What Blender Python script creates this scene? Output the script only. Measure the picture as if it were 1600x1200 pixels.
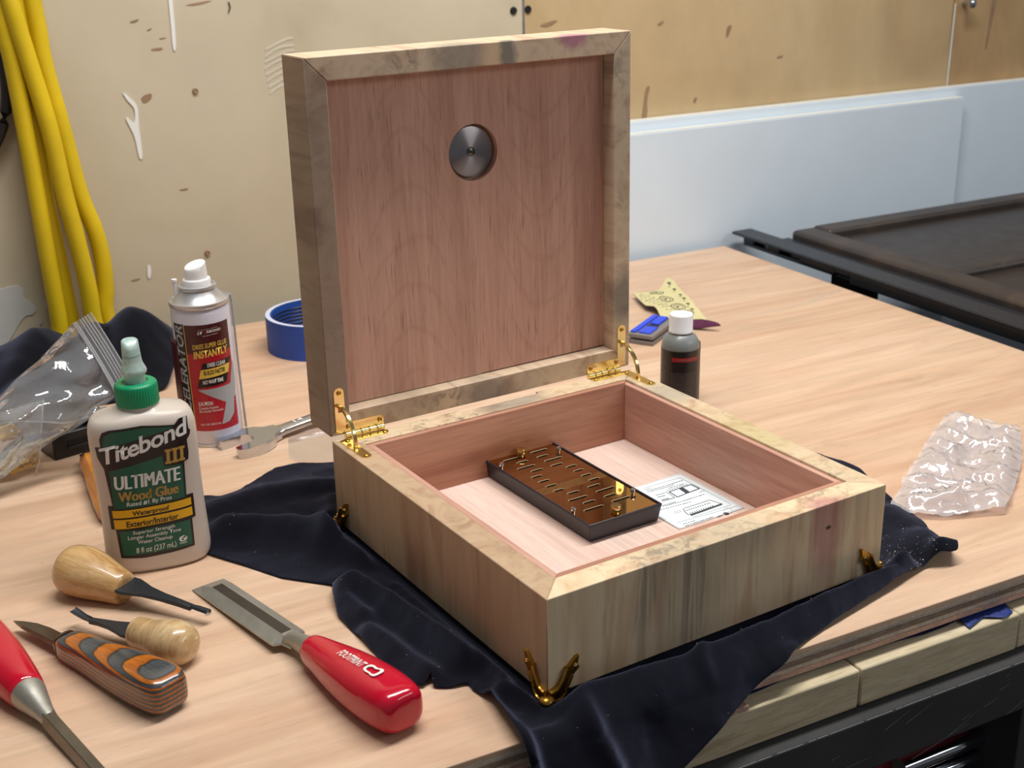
import bpy, bmesh, math, random
from math import sin, cos, pi, radians, sqrt, atan2, asin, exp
from mathutils import Vector, Matrix, noise
from mathutils.geometry import delaunay_2d_cdt

for o in list(bpy.data.objects): bpy.data.objects.remove(o, do_unlink=True)
SC = bpy.context.scene
COL = SC.collection
RND = random.Random(7)

# ------------------------------------------------------------------ camera, world, lights, exposure
cam = bpy.data.cameras.new('camera'); camo = bpy.data.objects.new('camera', cam); COL.objects.link(camo)
cam.sensor_width = 36; cam.sensor_fit = 'HORIZONTAL'; cam.lens = 46.466
cam.clip_start = .02; cam.clip_end = 50
camo.matrix_world = Matrix(((0.8831323, 0.1773277, -0.4343181, -0.2978483),
                            (-0.4687813, 0.2982016, -0.8314565, -0.5356020),
                            (-0.0179259, 0.9378863, 0.3464794, 0.4126610),
                            (0, 0, 0, 1)))
cam.dof.use_dof = True; cam.dof.focus_distance = .86; cam.dof.aperture_fstop = 16.0
SC.camera = camo

w = bpy.data.worlds.new('garage_air'); SC.world = w; w.use_nodes = True
bg = w.node_tree.nodes['Background']; bg.inputs[0].default_value = (.90, .94, 1.0, 1); bg.inputs[1].default_value = .15

def area(name, loc, target, sx, sy, power, col):
    l = bpy.data.lights.new(name, 'AREA'); l.shape = 'RECTANGLE'; l.size = sx; l.size_y = sy
    l.energy = power; l.color = col
    o = bpy.data.objects.new(name, l); COL.objects.link(o); o.location = loc
    d = Vector(target) - Vector(loc)
    o.rotation_euler = d.to_track_quat('-Z', 'Y').to_euler()
    return o
area('shop_light', (.30, .215, 1.25), (.30, .215, 0), 1.2, .14, 21.0, (1, .975, .94))
area('front_fill', (1.5, -1.3, 1.1), (.2, .1, 0), 1.2, .3, 7.0, (1, .97, .94))  # fill lamp added at right front to brighten front-facing sides

SC.view_settings.view_transform = 'Standard'; SC.view_settings.look = 'None'
SC.view_settings.exposure = 0.0; SC.view_settings.gamma = 1.0; SC.view_settings.use_curve_mapping = False

# ------------------------------------------------------------------ materials
def s2l(c):
    return tuple((v/255/12.92 if v/255 <= .04045 else ((v/255+.055)/1.055)**2.4) for v in c) + (1,)
class NT:
    def __init__(s, name):
        s.m = bpy.data.materials.new(name); s.m.use_nodes = True
        s.t = s.m.node_tree; s.b = s.t.nodes['Principled BSDF']; s.out = s.t.nodes['Material Output']
    def n(s, typ, props=None, **ins):
        k = s.t.nodes.new(typ)
        for a, v in (props or {}).items(): setattr(k, a, v)
        for a, v in ins.items():
            key = int(a[1:]) if a[0] == 'i' and a[1:].isdigit() else a.replace('_', ' ')
            s.set(k.inputs[key], v)
        return k
    def set(s, sock, v):
        if isinstance(v, bpy.types.NodeSocket): s.t.links.new(v, sock)
        elif isinstance(v, bpy.types.Node): s.t.links.new(v.outputs[0], sock)
        else: sock.default_value = v
    def co(s, scale=(1, 1, 1), rot=(0, 0, 0), loc=(0, 0, 0)):
        t = s.n('ShaderNodeTexCoord')
        return s.n('ShaderNodeMapping', Vector=t.outputs['Object'], Scale=scale, Rotation=rot, Location=loc).outputs[0]
    def noise(s, vec, scale=1, detail=4, rough=.55, dist=0):
        return s.n('ShaderNodeTexNoise', Vector=vec, Scale=scale, Detail=detail, Roughness=rough, Distortion=dist).outputs[0]
    def ramp(s, fac, stops, interp='LINEAR'):
        r = s.n('ShaderNodeValToRGB', Fac=fac); e = r.color_ramp.elements; r.color_ramp.interpolation = interp
        while len(e) > 1: e.remove(e[-1])
        e[0].position = stops[0][0]; e[0].color = stops[0][1]
        for p, c in stops[1:]:
            k = e.new(p); k.color = c
        return r.outputs[0]
    def g(s, fac, a, b, lo=0., hi=1.):
        return s.n('ShaderNodeMapRange', {'clamp': True}, Value=fac, From_Min=a, From_Max=b, To_Min=lo, To_Max=hi).outputs[0]
    def mix(s, fac, a, b, mode='MIX'):
        k = s.n('ShaderNodeMix', {'data_type': 'RGBA', 'blend_type': mode})
        s.set(k.inputs[0], fac); s.set(k.inputs[6], a); s.set(k.inputs[7], b)
        return k.outputs[2]
    def math(s, op, a, b=0.):
        return s.n('ShaderNodeMath', {'operation': op}, i0=a, i1=b).outputs[0]
    def dist(s, vec, p):
        k = s.n('ShaderNodeVectorMath', {'operation': 'DISTANCE'}, i0=vec, i1=p)
        return k.outputs['Value']
    def bump(s, h, strength=.2, distance=.001):
        k = s.n('ShaderNodeBump', Height=h, Strength=strength, Distance=distance)
        s.set(s.b.inputs['Normal'], k); return k
    def fin(s, color=None, rough=None, **kw):
        if color is not None: s.set(s.b.inputs['Base Color'], color)
        if rough is not None: s.set(s.b.inputs['Roughness'], rough)
        for k, v in kw.items(): s.set(s.b.inputs[k.replace('_', ' ')], v)
        return s.m

def plain(name, rgb, rough=.5, metal=0., bump=0., bscale=300, vary=.0, **kw):
    t = NT(name); c = s2l(rgb)
    nz = t.noise(t.co(), bscale, 3)
    col = c
    if vary:
        d = tuple(x*(1-vary) for x in c[:3]) + (1,); l = tuple(min(1, x*(1+vary)) for x in c[:3]) + (1,)
        col = t.ramp(t.noise(t.co(), bscale*.12, 5), [(.3, d), (.7, l)])
    if bump: t.bump(nz, bump, .0005)
    return t.fin(col, t.g(nz, .3, .7, max(0, rough-.04), min(1, rough+.04)), Metallic=metal, **kw)

def wood(name, stops, scale, fine=(1, 1, 1), finedark=.25, rough=.6, rot=(0, 0, 0), dist=1.2, pores=0., coat=0., detail=5, bump=.08):
    t = NT(name); v = t.co(scale, rot)
    a = t.noise(v, 1, detail, .55, dist)
    col = t.ramp(a, [(p, s2l(c)) for p, c in stops])
    f = t.noise(t.co(fine, rot), 1, 4, .65)
    k = t.g(f, .35, .65, 1-finedark, 1.0)
    col = t.mix(1., col, t.n('ShaderNodeCombineColor', i0=k, i1=k, i2=k).outputs[0], 'MULTIPLY')
    if pores:
        pr = t.g(t.noise(t.co(tuple(x*2.2 for x in fine), rot, (3, 1, 2)), 1, 2, .5), .60, .72, 0, pores)
        col = t.mix(pr, col, s2l((95, 55, 40)))
    t.bump(f, bump, .0006)
    return t.fin(col, t.g(f, .3, .7, rough-.05, rough+.05), Coat_Weight=coat, Coat_Roughness=.12)

def tabletop_mat():
    t = NT('plywood_face')
    v = t.co((2.2, 22, 22)); v2 = t.co((1.0, 5.5, 5.5), (0, 0, .12))
    a = t.noise(v2, 1, 5, .55, 2.2)
    col = t.ramp(a, [(.28, s2l((198, 161, 133))), (.45, s2l((213, 180, 151))), (.58, s2l((219, 188, 161))), (.74, s2l((204, 168, 141)))])
    b = t.noise(t.co((7, 90, 90), (0, 0, .05)), 1, 6, .6, .6)
    k = t.g(b, .36, .62, .87, 1.03)
    col = t.mix(1., col, t.n('ShaderNodeCombineColor', i0=k, i1=k, i2=k).outputs[0], 'MULTIPLY')
    # faint cathedral figure: pale earlywood bands running along the sheet
    wv = t.n('ShaderNodeTexWave', {'wave_type': 'BANDS', 'bands_direction': 'Y'}, Vector=t.co((.55, 1, 1), (0, 0, .06)), Scale=9., Distortion=9., Detail=2.5, Detail_Scale=.9)
    col = t.mix(t.g(wv.outputs[1], .6, 1., 0, .13), col, s2l((196, 146, 112)))
    pr = t.g(t.noise(t.co((60, 700, 700)), 1, 2, .5), .62, .75, 0, .30)
    col = t.mix(pr, col, s2l((150, 104, 74)))
    # pinkish heartwood patches, smudges
    pk = t.g(t.noise(t.co((2.5, 4, 4), (0, 0, .3), (4, 2, 0)), 1, 3, .5), .55, .72, 0, .38)
    col = t.mix(pk, col, s2l((214, 160, 128)))
    sm = t.g(t.noise(t.co((14, 22, 20), (0, 0, 0), (9, 0, 0)), 1, 6, .6), .64, .78, 0, .25)
    col = t.mix(sm, col, s2l((120, 100, 84)))
    t.bump(b, .06, .0006)
    return t.fin(col, t.g(b, .3, .7, .46, .58))

def poplar(name, knot=None, grey=1., patches=(), tone=1.0, axis='Z', pal=((178, 144, 114), (206, 180, 147), (215, 194, 161), (196, 166, 134))):
    """pale greenish poplar, grain along local z, grey spalted streaks; pink and knot are stains at fixed places on the board"""
    t = NT(name)
    L = {'Z': lambda a, b: (a, a, b), 'Y': lambda a, b: (a, b, a), 'X': lambda a, b: (b, a, a)}[axis]
    a = t.noise(t.co(L(38, 5.0)), 1, 5, .55, 1.0)
    sc = lambda c: s2l(tuple(x*tone for x in c))
    col = t.ramp(a, [(p, sc(c)) for p, c in zip((.28, .42, .54, .68), pal)])
    st = t.noise(t.co(L(110, 6), (0, 0, 0), (1.3, .4, 0)), 1, 6, .65, .6)
    reg = t.noise(t.co((14, 14, 6), (0, 0, 0), (.35, .1, 0)), 1, 2, .5)
    msk = t.math('MULTIPLY', t.g(st, .50, .62), t.g(reg, .44, .60))
    col = t.mix(t.math('MULTIPLY', msk, .8*grey), col, s2l((116, 104, 92)))
    dk = t.g(t.noise(t.co(L(190, 7), (0, 0, 0), (7, 2, 0)), 1, 3, .5), .62, .76, 0, .25)
    col = t.mix(dk, col, s2l((112, 80, 54)))
    obj = t.n('ShaderNodeTexCoord').outputs['Object']
    wob = t.n('ShaderNodeVectorMath', {'operation': 'MULTIPLY_ADD'}, i0=t.n('ShaderNodeTexNoise', Vector=obj, Scale=90., Detail=3.).outputs[1], i1=(.010, .010, .010), i2=obj).outputs[0]
    for (p, r, strength, c, squash) in patches:
        vs = t.n('ShaderNodeVectorMath', {'operation': 'MULTIPLY'}, i0=wob, i1=squash).outputs[0]
        d = t.dist(vs, tuple((p[i]+.005)*squash[i] for i in range(3)))
        col = t.mix(t.g(d, r*.45, r, strength, 0), col, s2l(c))
    if knot:
        vs = t.n('ShaderNodeVectorMath', {'operation': 'MULTIPLY'}, i0=obj, i1=(1, 1, 1.7)).outputs[0]
        d = t.dist(vs, (knot[0], knot[1], knot[2]*1.7))
        col = t.mix(t.g(d, .0012, .0030, .95, 0), col, s2l((28, 22, 20)))
    t.bump(st, .05, .0005)
    return t.fin(col, .52)

def cedar(name, axis='Y', base=(214, 160, 136), dark=(176, 118, 94), figure=None, pores=.55):
    t = NT(name)
    L = {'Z': lambda a, b: (a, a, b), 'Y': lambda a, b: (a, b, a), 'X': lambda a, b: (b, a, a)}[axis]
    a = t.noise(t.co(L(40, 4)), 1, 5, .6, .8)
    col = t.ramp(a, [(.3, s2l(dark)), (.55, s2l(base)), (.75, s2l(tuple(min(255, x*1.04) for x in base)))])
    f = t.noise(t.co(L(420, 20)), 1, 3, .6)
    k = t.g(f, .3, .7, .86, 1.04)
    col = t.mix(1., col, t.n('ShaderNodeCombineColor', i0=k, i1=k, i2=k).outputs[0], 'MULTIPLY')
    pr = t.g(t.noise(t.co(L(900, 36), (0, 0, 0), (2, 5, 1)), 1, 2, .5), .62, .74, 0, pores)
    col = t.mix(pr, col, s2l((112, 62, 46)))
    if figure:
        # cathedral arches: nested parabolas around the board's heart
        obj = t.n('ShaderNodeSeparateXYZ', Vector=t.n('ShaderNodeTexCoord').outputs['Object'])
        for (cx, c0, w_) in figure:
            dx = t.math('SUBTRACT', obj.outputs[0], cx)
            q = t.math('MULTIPLY', t.math('MULTIPLY', dx, dx), w_)
            y = t.math('SUBTRACT', obj.outputs[1], q)
            yy = t.math('ADD', y, t.math('MULTIPLY', t.noise(t.co((30, 12, 20)), 1, 3, .5), .03))
            sn = t.math('SINE', t.math('MULTIPLY', yy, 2*pi/.034))
            band = t.math('MULTIPLY', t.g(sn, .80, 1., 0, .12), t.g(t.math('ABSOLUTE', dx), .024, .055, 1, 0))
            col = t.mix(band, col, s2l((150, 92, 70)))
    t.bump(f, .08, .0004)
    return t.fin(col, .6)

def brass(name, rgb=(232, 190, 92), rough=.14):
    t = NT(name); n_ = t.noise(t.co(), 180, 3)
    return t.fin(t.ramp(n_, [(.3, s2l(tuple(x*.93 for x in rgb))), (.7, s2l(rgb))]), t.g(n_, .3, .7, rough, rough+.08), Metallic=1.)

def clearfilm(name, tint=(1, 1, 1), haze=.10, gloss=.5, rough=.08, wr=120, bs=.35):
    t = NT(name)
    nz = t.noise(t.co(), wr, 4, .6, .8)
    bp = t.n('ShaderNodeBump', Height=nz, Strength=bs, Distance=.002)
    tr = t.n('ShaderNodeBsdfTransparent', Color=tint+(1,))
    di = t.n('ShaderNodeBsdfDiffuse', Color=(.85, .87, .9, 1), Normal=bp.outputs[0])
    gl = t.n('ShaderNodeBsdfGlossy', Color=(1, 1, 1, 1), Roughness=rough, Normal=bp.outputs[0])
    m1 = t.n('ShaderNodeMixShader', i0=haze, i1=tr.outputs[0], i2=di.outputs[0])
    fr = t.n('ShaderNodeFresnel', IOR=1.45, Normal=bp.outputs[0])
    m2 = t.n('ShaderNodeMixShader', i0=t.math('ADD', t.math('MULTIPLY', fr.outputs[0], gloss), .02), i1=m1.outputs[0], i2=gl.outputs[0])
    t.t.links.new(m2.outputs[0], t.out.inputs[0])
    return t.m

def fabric(name, rgb):
    t = NT(name); c = s2l(rgb)
    a = t.noise(t.co(), 1400, 2, .6); b = t.noise(t.co(), 30, 4, .6)
    col = t.ramp(b, [(.3, tuple(x*.75 for x in c[:3])+(1,)), (.7, tuple(x*1.25 for x in c[:3])+(1,))])
    lint = t.g(t.noise(t.co((1, 1, 1), (0, 0, 0), (5, 5, 5)), 520, 2, .5), .74, .80, 0, .35)
    col = t.mix(lint, col, s2l((120, 122, 140)))
    t.bump(a, .25, .0004)
    return t.fin(col, .95, Sheen_Weight=.45, Sheen_Roughness=.45, Sheen_Tint=(.42, .47, .75, 1), Specular_IOR_Level=.1)

M = {}
M['table'] = tabletop_mat()
for i, c in enumerate([(178, 148, 122), (214, 198, 180), (150, 128, 112), (212, 194, 178), (214, 172, 154)]):
    M['ply%d' % i] = wood('plywood_edge_%d' % i, [(.3, tuple(x*.85 for x in c)), (.6, c), (.8, tuple(min(255, x*1.08) for x in c))], (60, 60, 300), (400, 400, 900), .3, .8)
M['wall_l'] = wood('hardboard_beige', [(.3, (188, 176, 150)), (.5, (199, 188, 163)), (.7, (206, 196, 172))], (3, 3, 3), (14, 14, 9), .05, .72, bump=.02)
M['wall_m'] = wood('hardboard_tan', [(.3, (184, 156, 116)), (.5, (198, 172, 130)), (.7, (206, 182, 142))], (4, 4, 3), (20, 20, 10), .10, .75, bump=.03)
M['wall_r'] = wood('hardboard_brown', [(.3, (170, 136, 96)), (.5, (182, 150, 108)), (.7, (194, 164, 122))], (4, 4, 3), (20, 20, 10), .10, .75, bump=.03)
M['floor'] = plain('concrete', (96, 92, 88), .85, 0, .2, 60, .15)
M['white'] = plain('white_board', (222, 236, 248), .42, 0, .02, 60, .03)
M['whiteedge'] = plain('white_board_edge', (226, 226, 218), .7, 0, .1, 200, .05)
M['drip'] = plain('white_paint', (236, 238, 236), .4, 0, .1, 200)
M['plaster'] = plain('torn_paper_face', (196, 196, 192), .85, 0, .3, 120, .10)
M['smear'] = plain('filler_smear', (203, 197, 180), .8, 0, .2, 200, .05)
M['dirt'] = plain('brown_scuff', (150, 122, 94), .9, 0, .2, 200, .2)
M['seam'] = plain('seam_filler', (112, 112, 112), .8, 0, .3, 250, .35)
M['blackmetal'] = plain('black_steel', (62, 62, 63), .7, .0, .1, 120, .18, Specular_IOR_Level=.2)
M['scratch'] = plain('bare_scratch', (150, 150, 150), .5, .3)
M['black'] = plain('black_plastic', (22, 22, 24), .42, 0, .1, 300)
M['blackmatte'] = plain('black_matte', (16, 16, 17), .8)
M['rail'] = plain('dark_anodised_rail', (44, 48, 56), .38, .35, .04, 200, .08)
M['panel'] = wood('dark_brown_panel', [(.3, (44, 38, 36)), (.6, (52, 45, 42)), (.8, (62, 54, 50))], (8, 8, 8), (60, 60, 60), .1, .38, bump=.03)
M['panelframe'] = wood('dusty_dark_frame', [(.3, (50, 44, 42)), (.55, (62, 54, 50)), (.75, (84, 68, 56))], (10, 10, 10), (80, 80, 80), .1, .45, bump=.03)
M['red'] = plain('dark_red_paint', (150, 44, 52), .45, 0, .05, 100, .1)
M['chrome'] = plain('chrome', (205, 210, 218), .12, 1., .02, 200)
M['steel'] = plain('tool_steel', (176, 174, 166), .42, .75, .12, 500, .10)
M['steelflat'] = plain('dark_flat_steel', (84, 78, 72), .38, .8, .12, 500, .12)
M['steeldark'] = plain('dark_tool_steel', (118, 112, 104), .34, 1., .12, 500, .15)
M['gougesteel'] = plain('blued_gouge_steel', (62, 66, 72), .42, .7, .05, 400, .1)
M['brass'] = brass('polished_brass', (244, 218, 150), .12)
M['brassold'] = brass('antique_brass', (196, 150, 66), .30)
M['bolt'] = plain('screw_chrome', (214, 214, 214), .15, 1.)
M['yellow'] = plain('yellow_rubber', (216, 186, 16), .5, 0, .12, 90, .14)
M['beam'] = wood('old_painted_lumber', [(.28, (150, 124, 92)), (.45, (206, 190, 156)), (.6, (214, 200, 168)), (.78, (190, 164, 128))], (7, 60, 60), (40, 400, 400), .2, .75, pores=.3)
M['cloth'] = fabric('black_jersey', (15, 15, 23))
M['cloth2'] = fabric('black_jersey_rear', (17, 17, 21))
M['navy'] = fabric('navy_cloth', (28, 24, 58))
M['humid'] = plain('humidifier_black_abs', (38, 36, 44), .4, 0, .06, 500)
M['mirror'] = plain('bronze_mirror', (190, 152, 102), .035, 1.)
M['slotglint'] = plain('slot_edge_glint', (196, 172, 132), .3)  # pale colour standing in for reflections in the slot edges
M['foam'] = plain('grey_foam', (26, 27, 27), .9, 0, .5, 900, .3)
M['paper'] = plain('paper', (232, 243, 246), .8)
M['ink'] = plain('ink', (58, 62, 72), .8)
M['inklight'] = plain('ink_grey', (140, 150, 158), .8)
M['gluebody'] = plain('white_hdpe', (208, 196, 185), .36, 0, .03, 90, .02, Subsurface_Weight=.15, Subsurface_Radius=(.01, .008, .006), Subsurface_Scale=.3)
M['green'] = plain('green_cap', (0, 150, 100), .38, 0, .03, 300)
M['nozzle'] = plain('translucent_nozzle', (204, 230, 224), .28, 0, .05, 100, .06, Transmission_Weight=.35)
M['lgreen'] = plain('label_green', (16, 92, 72), .35)
M['lblack'] = plain('label_black', (38, 28, 28), .4)
M['lwhite'] = plain('label_white', (236, 236, 232), .45)
M['lgold'] = plain('label_gold', (186, 146, 72), .4)
M['lyellow'] = plain('label_yellow', (238, 182, 20), .4)
M['canwhite'] = plain('can_white', (220, 222, 238), .25, 0, .0, 60)
M['cansilver'] = plain('aluminium', (206, 206, 208), .34, .7, .02, 300)
M['canred'] = plain('label_red', (176, 24, 44), .3)
M['canmaroon'] = plain('label_maroon', (72, 16, 26), .3)
M['cansil'] = plain('label_silver', (168, 172, 178), .35)
M['cangold'] = plain('label_bright_gold', (232, 200, 84), .4)
M['canblack'] = plain('label_jet', (18, 16, 18), .3)
M['whitecap'] = plain('white_cap', (240, 240, 242), .4)
M['tapeblue'] = plain('blue_tape', (34, 76, 170), .55, 0, .1, 600, .06)
M['tapeedge'] = plain('tape_edge', (206, 210, 232), .7)
M['tapecore'] = plain('tape_core_blue', (14, 70, 158), .6, 0, .1, 300, .1)
M['greybottle'] = plain('grey_translucent_bottle', (142, 148, 148), .3, 0, .0, 60, 0, Transmission_Weight=.15)
M['labelbk'] = plain('bottle_label_black', (34, 28, 30), .35, 0, 0, 200, .1)
M['labelred'] = plain('bottle_label_red', (176, 34, 40), .4)
M['labelgrey'] = plain('bottle_label_print', (116, 104, 104), .5)
M['bluetool'] = plain('bright_blue_plastic', (28, 70, 226), .4)
M['greytool'] = plain('grey_tool_body', (128, 122, 120), .5, 0, .1, 300)
M['sandback'] = plain('sandpaper_backing', (208, 200, 150), .8, 0, .1, 300, .05)
M['sandgrit'] = plain('purple_grit', (92, 40, 72), .95, 0, .6, 1500, .2)
M['ash'] = wood('ash_handle', [(.3, (176, 128, 72)), (.5, (206, 164, 106)), (.7, (220, 184, 130))], (10, 110, 110), (60, 700, 700), .2, .38, coat=.7, pores=.3)
M['ashpale'] = wood('pale_handle', [(.3, (186, 148, 96)), (.5, (212, 178, 128)), (.7, (222, 194, 148))], (160, 30, 30), (500, 200, 200), .2, .34, coat=.7, pores=.25)
M['orangewood'] = wood('orange_handle', [(.3, (150, 84, 30)), (.5, (196, 122, 50)), (.7, (214, 142, 66))], (10, 90, 90), (60, 600, 600), .2, .35, coat=.6)
M['chiselred'] = plain('red_acetate', (196, 6, 44), .16, 0, .02, 40, .03, Coat_Weight=.5, Coat_Roughness=.06)
M['film'] = clearfilm('clear_film', (.97, .96, .98), .10, .5, .1, 60, .15)
M['bag'] = clearfilm('zip_bag_film', (.93, .94, .96), .15, 1.1, .06, 35, .35)
M['bag2'] = clearfilm('poly_bag_film', (.98, .97, .98), .36, 1.4, .12, 70, .35)
M['ziprib'] = clearfilm('zip_rib', (.95, .95, .97), .38, .8, .15, 200, .2)
M['straw'] = plain('clear_straw', (190, 194, 200), .2, 0, 0, 100, 0, Transmission_Weight=.3)
M['dust'] = plain('sawdust', (226, 214, 196), .9)
M['scraptape'] = plain('blue_scrap', (28, 50, 120), .6, 0, .2, 300, .2)
def knife_mat():
    t = NT('laminated_handle')
    s = t.n('ShaderNodeSeparateXYZ', Vector=t.n('ShaderNodeTexCoord').outputs['Object'])
    wob = t.math('MULTIPLY', t.noise(t.co((25, 60, 60)), 1, 4, .6), .0012)
    z = t.math('ADD', s.outputs[2], wob)
    fr = t.math('FRACT', t.math('MULTIPLY', z, 1/.0027))
    col = t.ramp(fr, [(0, s2l((24, 20, 18))), (.07, s2l((196, 110, 20))), (.40, s2l((182, 98, 18))), (.47, s2l((26, 22, 22))), (.53, s2l((78, 84, 90))), (.93, s2l((66, 72, 78))), (1., s2l((24, 20, 18)))])
    f = t.noise(t.co((60, 500, 500)), 1, 4, .6)
    k = t.g(f, .3, .7, .55, 1.12)
    col = t.mix(1., col, t.n('ShaderNodeCombineColor', i0=k, i1=k, i2=k).outputs[0], 'MULTIPLY')
    return t.fin(col, .28, Coat_Weight=.7, Coat_Roughness=.08)
M['laminate'] = knife_mat()
def disc_mat():
    t = NT('spun_steel_disc')
    tg = t.n('ShaderNodeTangent', {'direction_type': 'RADIAL', 'axis': 'Z'})
    return t.fin(s2l((172, 168, 170)), .36, Metallic=1., Anisotropic=.9, Anisotropic_Rotation=.25, Tangent=tg.outputs[0])
M['disc'] = disc_mat()
GREY = (112, 110, 104); PINK = (190, 120, 150)
M['pop_front'] = poplar('poplar_front', grey=.75, tone=1.10, knot=(.2065, 0, .0437), patches=[((.2045, 0, .050), .016, .55, (176, 96, 112), (1, 1, .28)), ((.095, 0, .045), .045, .30, (100, 100, 96), (1, 1, .5)), ((.140, .008, .06), .03, .35, (150, 146, 132), (1, 1.5, 1.2))])
M['pop_side'] = poplar('poplar_side', grey=.22, tone=.97, pal=((168, 132, 104), (190, 158, 126), (200, 172, 140), (180, 146, 116)))
M['pop_right'] = poplar('poplar_right', patches=[((.247, .205, .06), .026, .5, (140, 142, 136), (1.4, .9, 1)), ((.247, .11, .06), .03, .35, (178, 170, 96), (1, .7, 1))])
M['pop_back'] = poplar('poplar_back', patches=[((.14, .255, .06), .030, .55, (118, 116, 112), (.8, 1.5, 1))], tone=1.0)
LIDP = ((164, 136, 112), (200, 174, 148), (208, 186, 158), (184, 154, 128))
M['lid_top'] = poplar('poplar_lid_top', pal=LIDP, grey=.6, patches=[((.112, .246, 0), .020, .55, GREY, (.8, .5, 1)), ((.150, .247, 0), .010, .75, (92, 92, 88), (1.1, .5, 1)), ((.205, .2515, 0), .011, .65, (168, 84, 132), (.7, 1, 1)), ((.137, .243, 0), .010, .4, (214, 176, 130), (1, .6, 1))], tone=1.0)
M['lid_side'] = poplar('poplar_lid_side', pal=((138, 110, 90), (172, 144, 120), (180, 156, 132), (158, 128, 104)), grey=.7, patches=[((.007, .17, 0), .05, .35, (120, 108, 98), (1, .5, 1)), ((.006, .05, 0), .04, .4, (118, 106, 96), (1, .6, 1))], tone=.97)
M['lid_right'] = poplar('poplar_lid_right', pal=LIDP, grey=.7, patches=[((.248, .055, 0), .022, .7, (104, 98, 92), (1.4, .8, 1)), ((.248, .19, 0), .05, .3, (150, 142, 124), (1, .5, 1))], tone=1.02)
M['lid_bottom'] = poplar('poplar_lid_bottom', pal=LIDP, grey=.8, patches=[((.125, .006, 0), .022, .5, (96, 94, 92), (.8, 1.6, 1)), ((.06, .006, 0), .03, .35, (128, 110, 92), (.8, 1, 1))], tone=.98)
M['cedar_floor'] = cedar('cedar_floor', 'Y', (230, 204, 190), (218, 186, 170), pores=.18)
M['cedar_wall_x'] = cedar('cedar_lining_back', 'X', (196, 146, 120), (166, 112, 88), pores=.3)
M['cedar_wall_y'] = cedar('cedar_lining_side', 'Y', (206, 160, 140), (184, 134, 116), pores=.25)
M['cedar_l'] = cedar('cedar_lid_board', 'Y', (212, 168, 148), (190, 144, 124), figure=[(.075, 0, -40.)], pores=.6)
M['cedar_r'] = cedar('cedar_lid_board_right', 'Y', (206, 160, 140), (182, 134, 114), figure=[(.185, 0, 34.)], pores=.6)

# ------------------------------------------------------------------ mesh helpers
def V(*a): return Vector(a)
def obj(name, bm, m, parent=None, smooth=False, bevel=0., seg=2, sub=0, solid=0., soff=0., loc=None, rot=None, angle=40):
    bmesh.ops.recalc_face_normals(bm, faces=bm.faces[:])
    me = bpy.data.meshes.new(name); bm.to_mesh(me); bm.free()
    return mobj(name, me, m, parent, smooth, bevel, seg, sub, solid, soff, loc, rot, angle)
def mobj(name, me, m, parent=None, smooth=False, bevel=0., seg=2, sub=0, solid=0., soff=0., loc=None, rot=None, angle=40):
    o = bpy.data.objects.new(name, me); COL.objects.link(o)
    if isinstance(m, str): m = M[m]
    me.materials.append(m)
    if parent is not None: o.parent = parent
    if loc is not None: o.location = loc
    if rot is not None: o.rotation_euler = rot
    if smooth:
        for p in me.polygons: p.use_smooth = True
        if angle < 180:
            try: me.set_sharp_from_angle(angle=radians(angle))
            except Exception: pass
    if solid:
        k = o.modifiers.new('solid', 'SOLIDIFY'); k.thickness = solid; k.offset = soff
    if bevel:
        k = o.modifiers.new('bevel', 'BEVEL'); k.width = bevel; k.segments = seg; k.limit_method = 'ANGLE'; k.angle_limit = radians(35)
        k.harden_normals = False
        for p in me.polygons: p.use_smooth = True
        try: me.set_sharp_from_angle(angle=radians(60))
        except Exception: pass
    if sub:
        k = o.modifiers.new('sub', 'SUBSURF'); k.levels = sub; k.render_levels = sub
    return o
def thing(name, label, cat, loc=(0, 0, 0), rot=(0, 0, 0), group=None):
    o = bpy.data.objects.new(name, None); COL.objects.link(o); o.location = loc; o.rotation_euler = rot
    o.empty_display_size = .02
    return tag(o, label, cat, group)
def tag(o, label, cat, group=None):
    o['label'] = label; o['category'] = cat
    if group: o['group'] = group
    return o
def struct(o): o['kind'] = 'structure'; return o
def NB(): return bmesh.new()
def box(bm, lo, hi, mat=None):
    vs = [bm.verts.new((x, y, z)) for x in (lo[0], hi[0]) for y in (lo[1], hi[1]) for z in (lo[2], hi[2])]
    if mat is not None:
        for v in vs: v.co = mat @ v.co
    for f in ((0, 1, 3, 2), (4, 6, 7, 5), (0, 4, 5, 1), (2, 3, 7, 6), (0, 2, 6, 4), (1, 5, 7, 3)):
        bm.faces.new([vs[i] for i in f])
    return bm
def prism(bm, pts, z0, z1, mat=None):
    a = [bm.verts.new((p[0], p[1], z0)) for p in pts]; b = [bm.verts.new((p[0], p[1], z1)) for p in pts]
    if mat is not None:
        for v in a+b: v.co = mat @ v.co
    bm.faces.new(a[::-1]); bm.faces.new(b)
    n = len(pts)
    for i in range(n): bm.faces.new((a[i], a[(i+1) % n], b[(i+1) % n], b[i]))
    return bm
def rings(bm, secs, cap=True, closed=True):
    """loft a list of vertex loops"""
    R = [[bm.verts.new(p) for p in s] for s in secs]
    n = len(R[0])
    for a, b in zip(R, R[1:]):
        for i in range(n if closed else n-1):
            j = (i+1) % n
            bm.faces.new((a[i], a[j], b[j], b[i]))
    if cap and closed:
        for r in (R[0][::-1], R[-1]):
            try: bm.faces.new(r)
            except Exception: pass
    return bm
def lathe(bm, prof, seg=32, mat=None, sx=1., sy=1., cap=True):
    """profile of (radius, z)"""
    secs = []
    for r, z in prof:
        r = max(r, 1e-5)
        s = [Vector((r*cos(2*pi*i/seg)*sx, r*sin(2*pi*i/seg)*sy, z)) for i in range(seg)]
        if mat is not None: s = [mat @ p for p in s]
        secs.append(s)
    return rings(bm, secs, cap)
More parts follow.
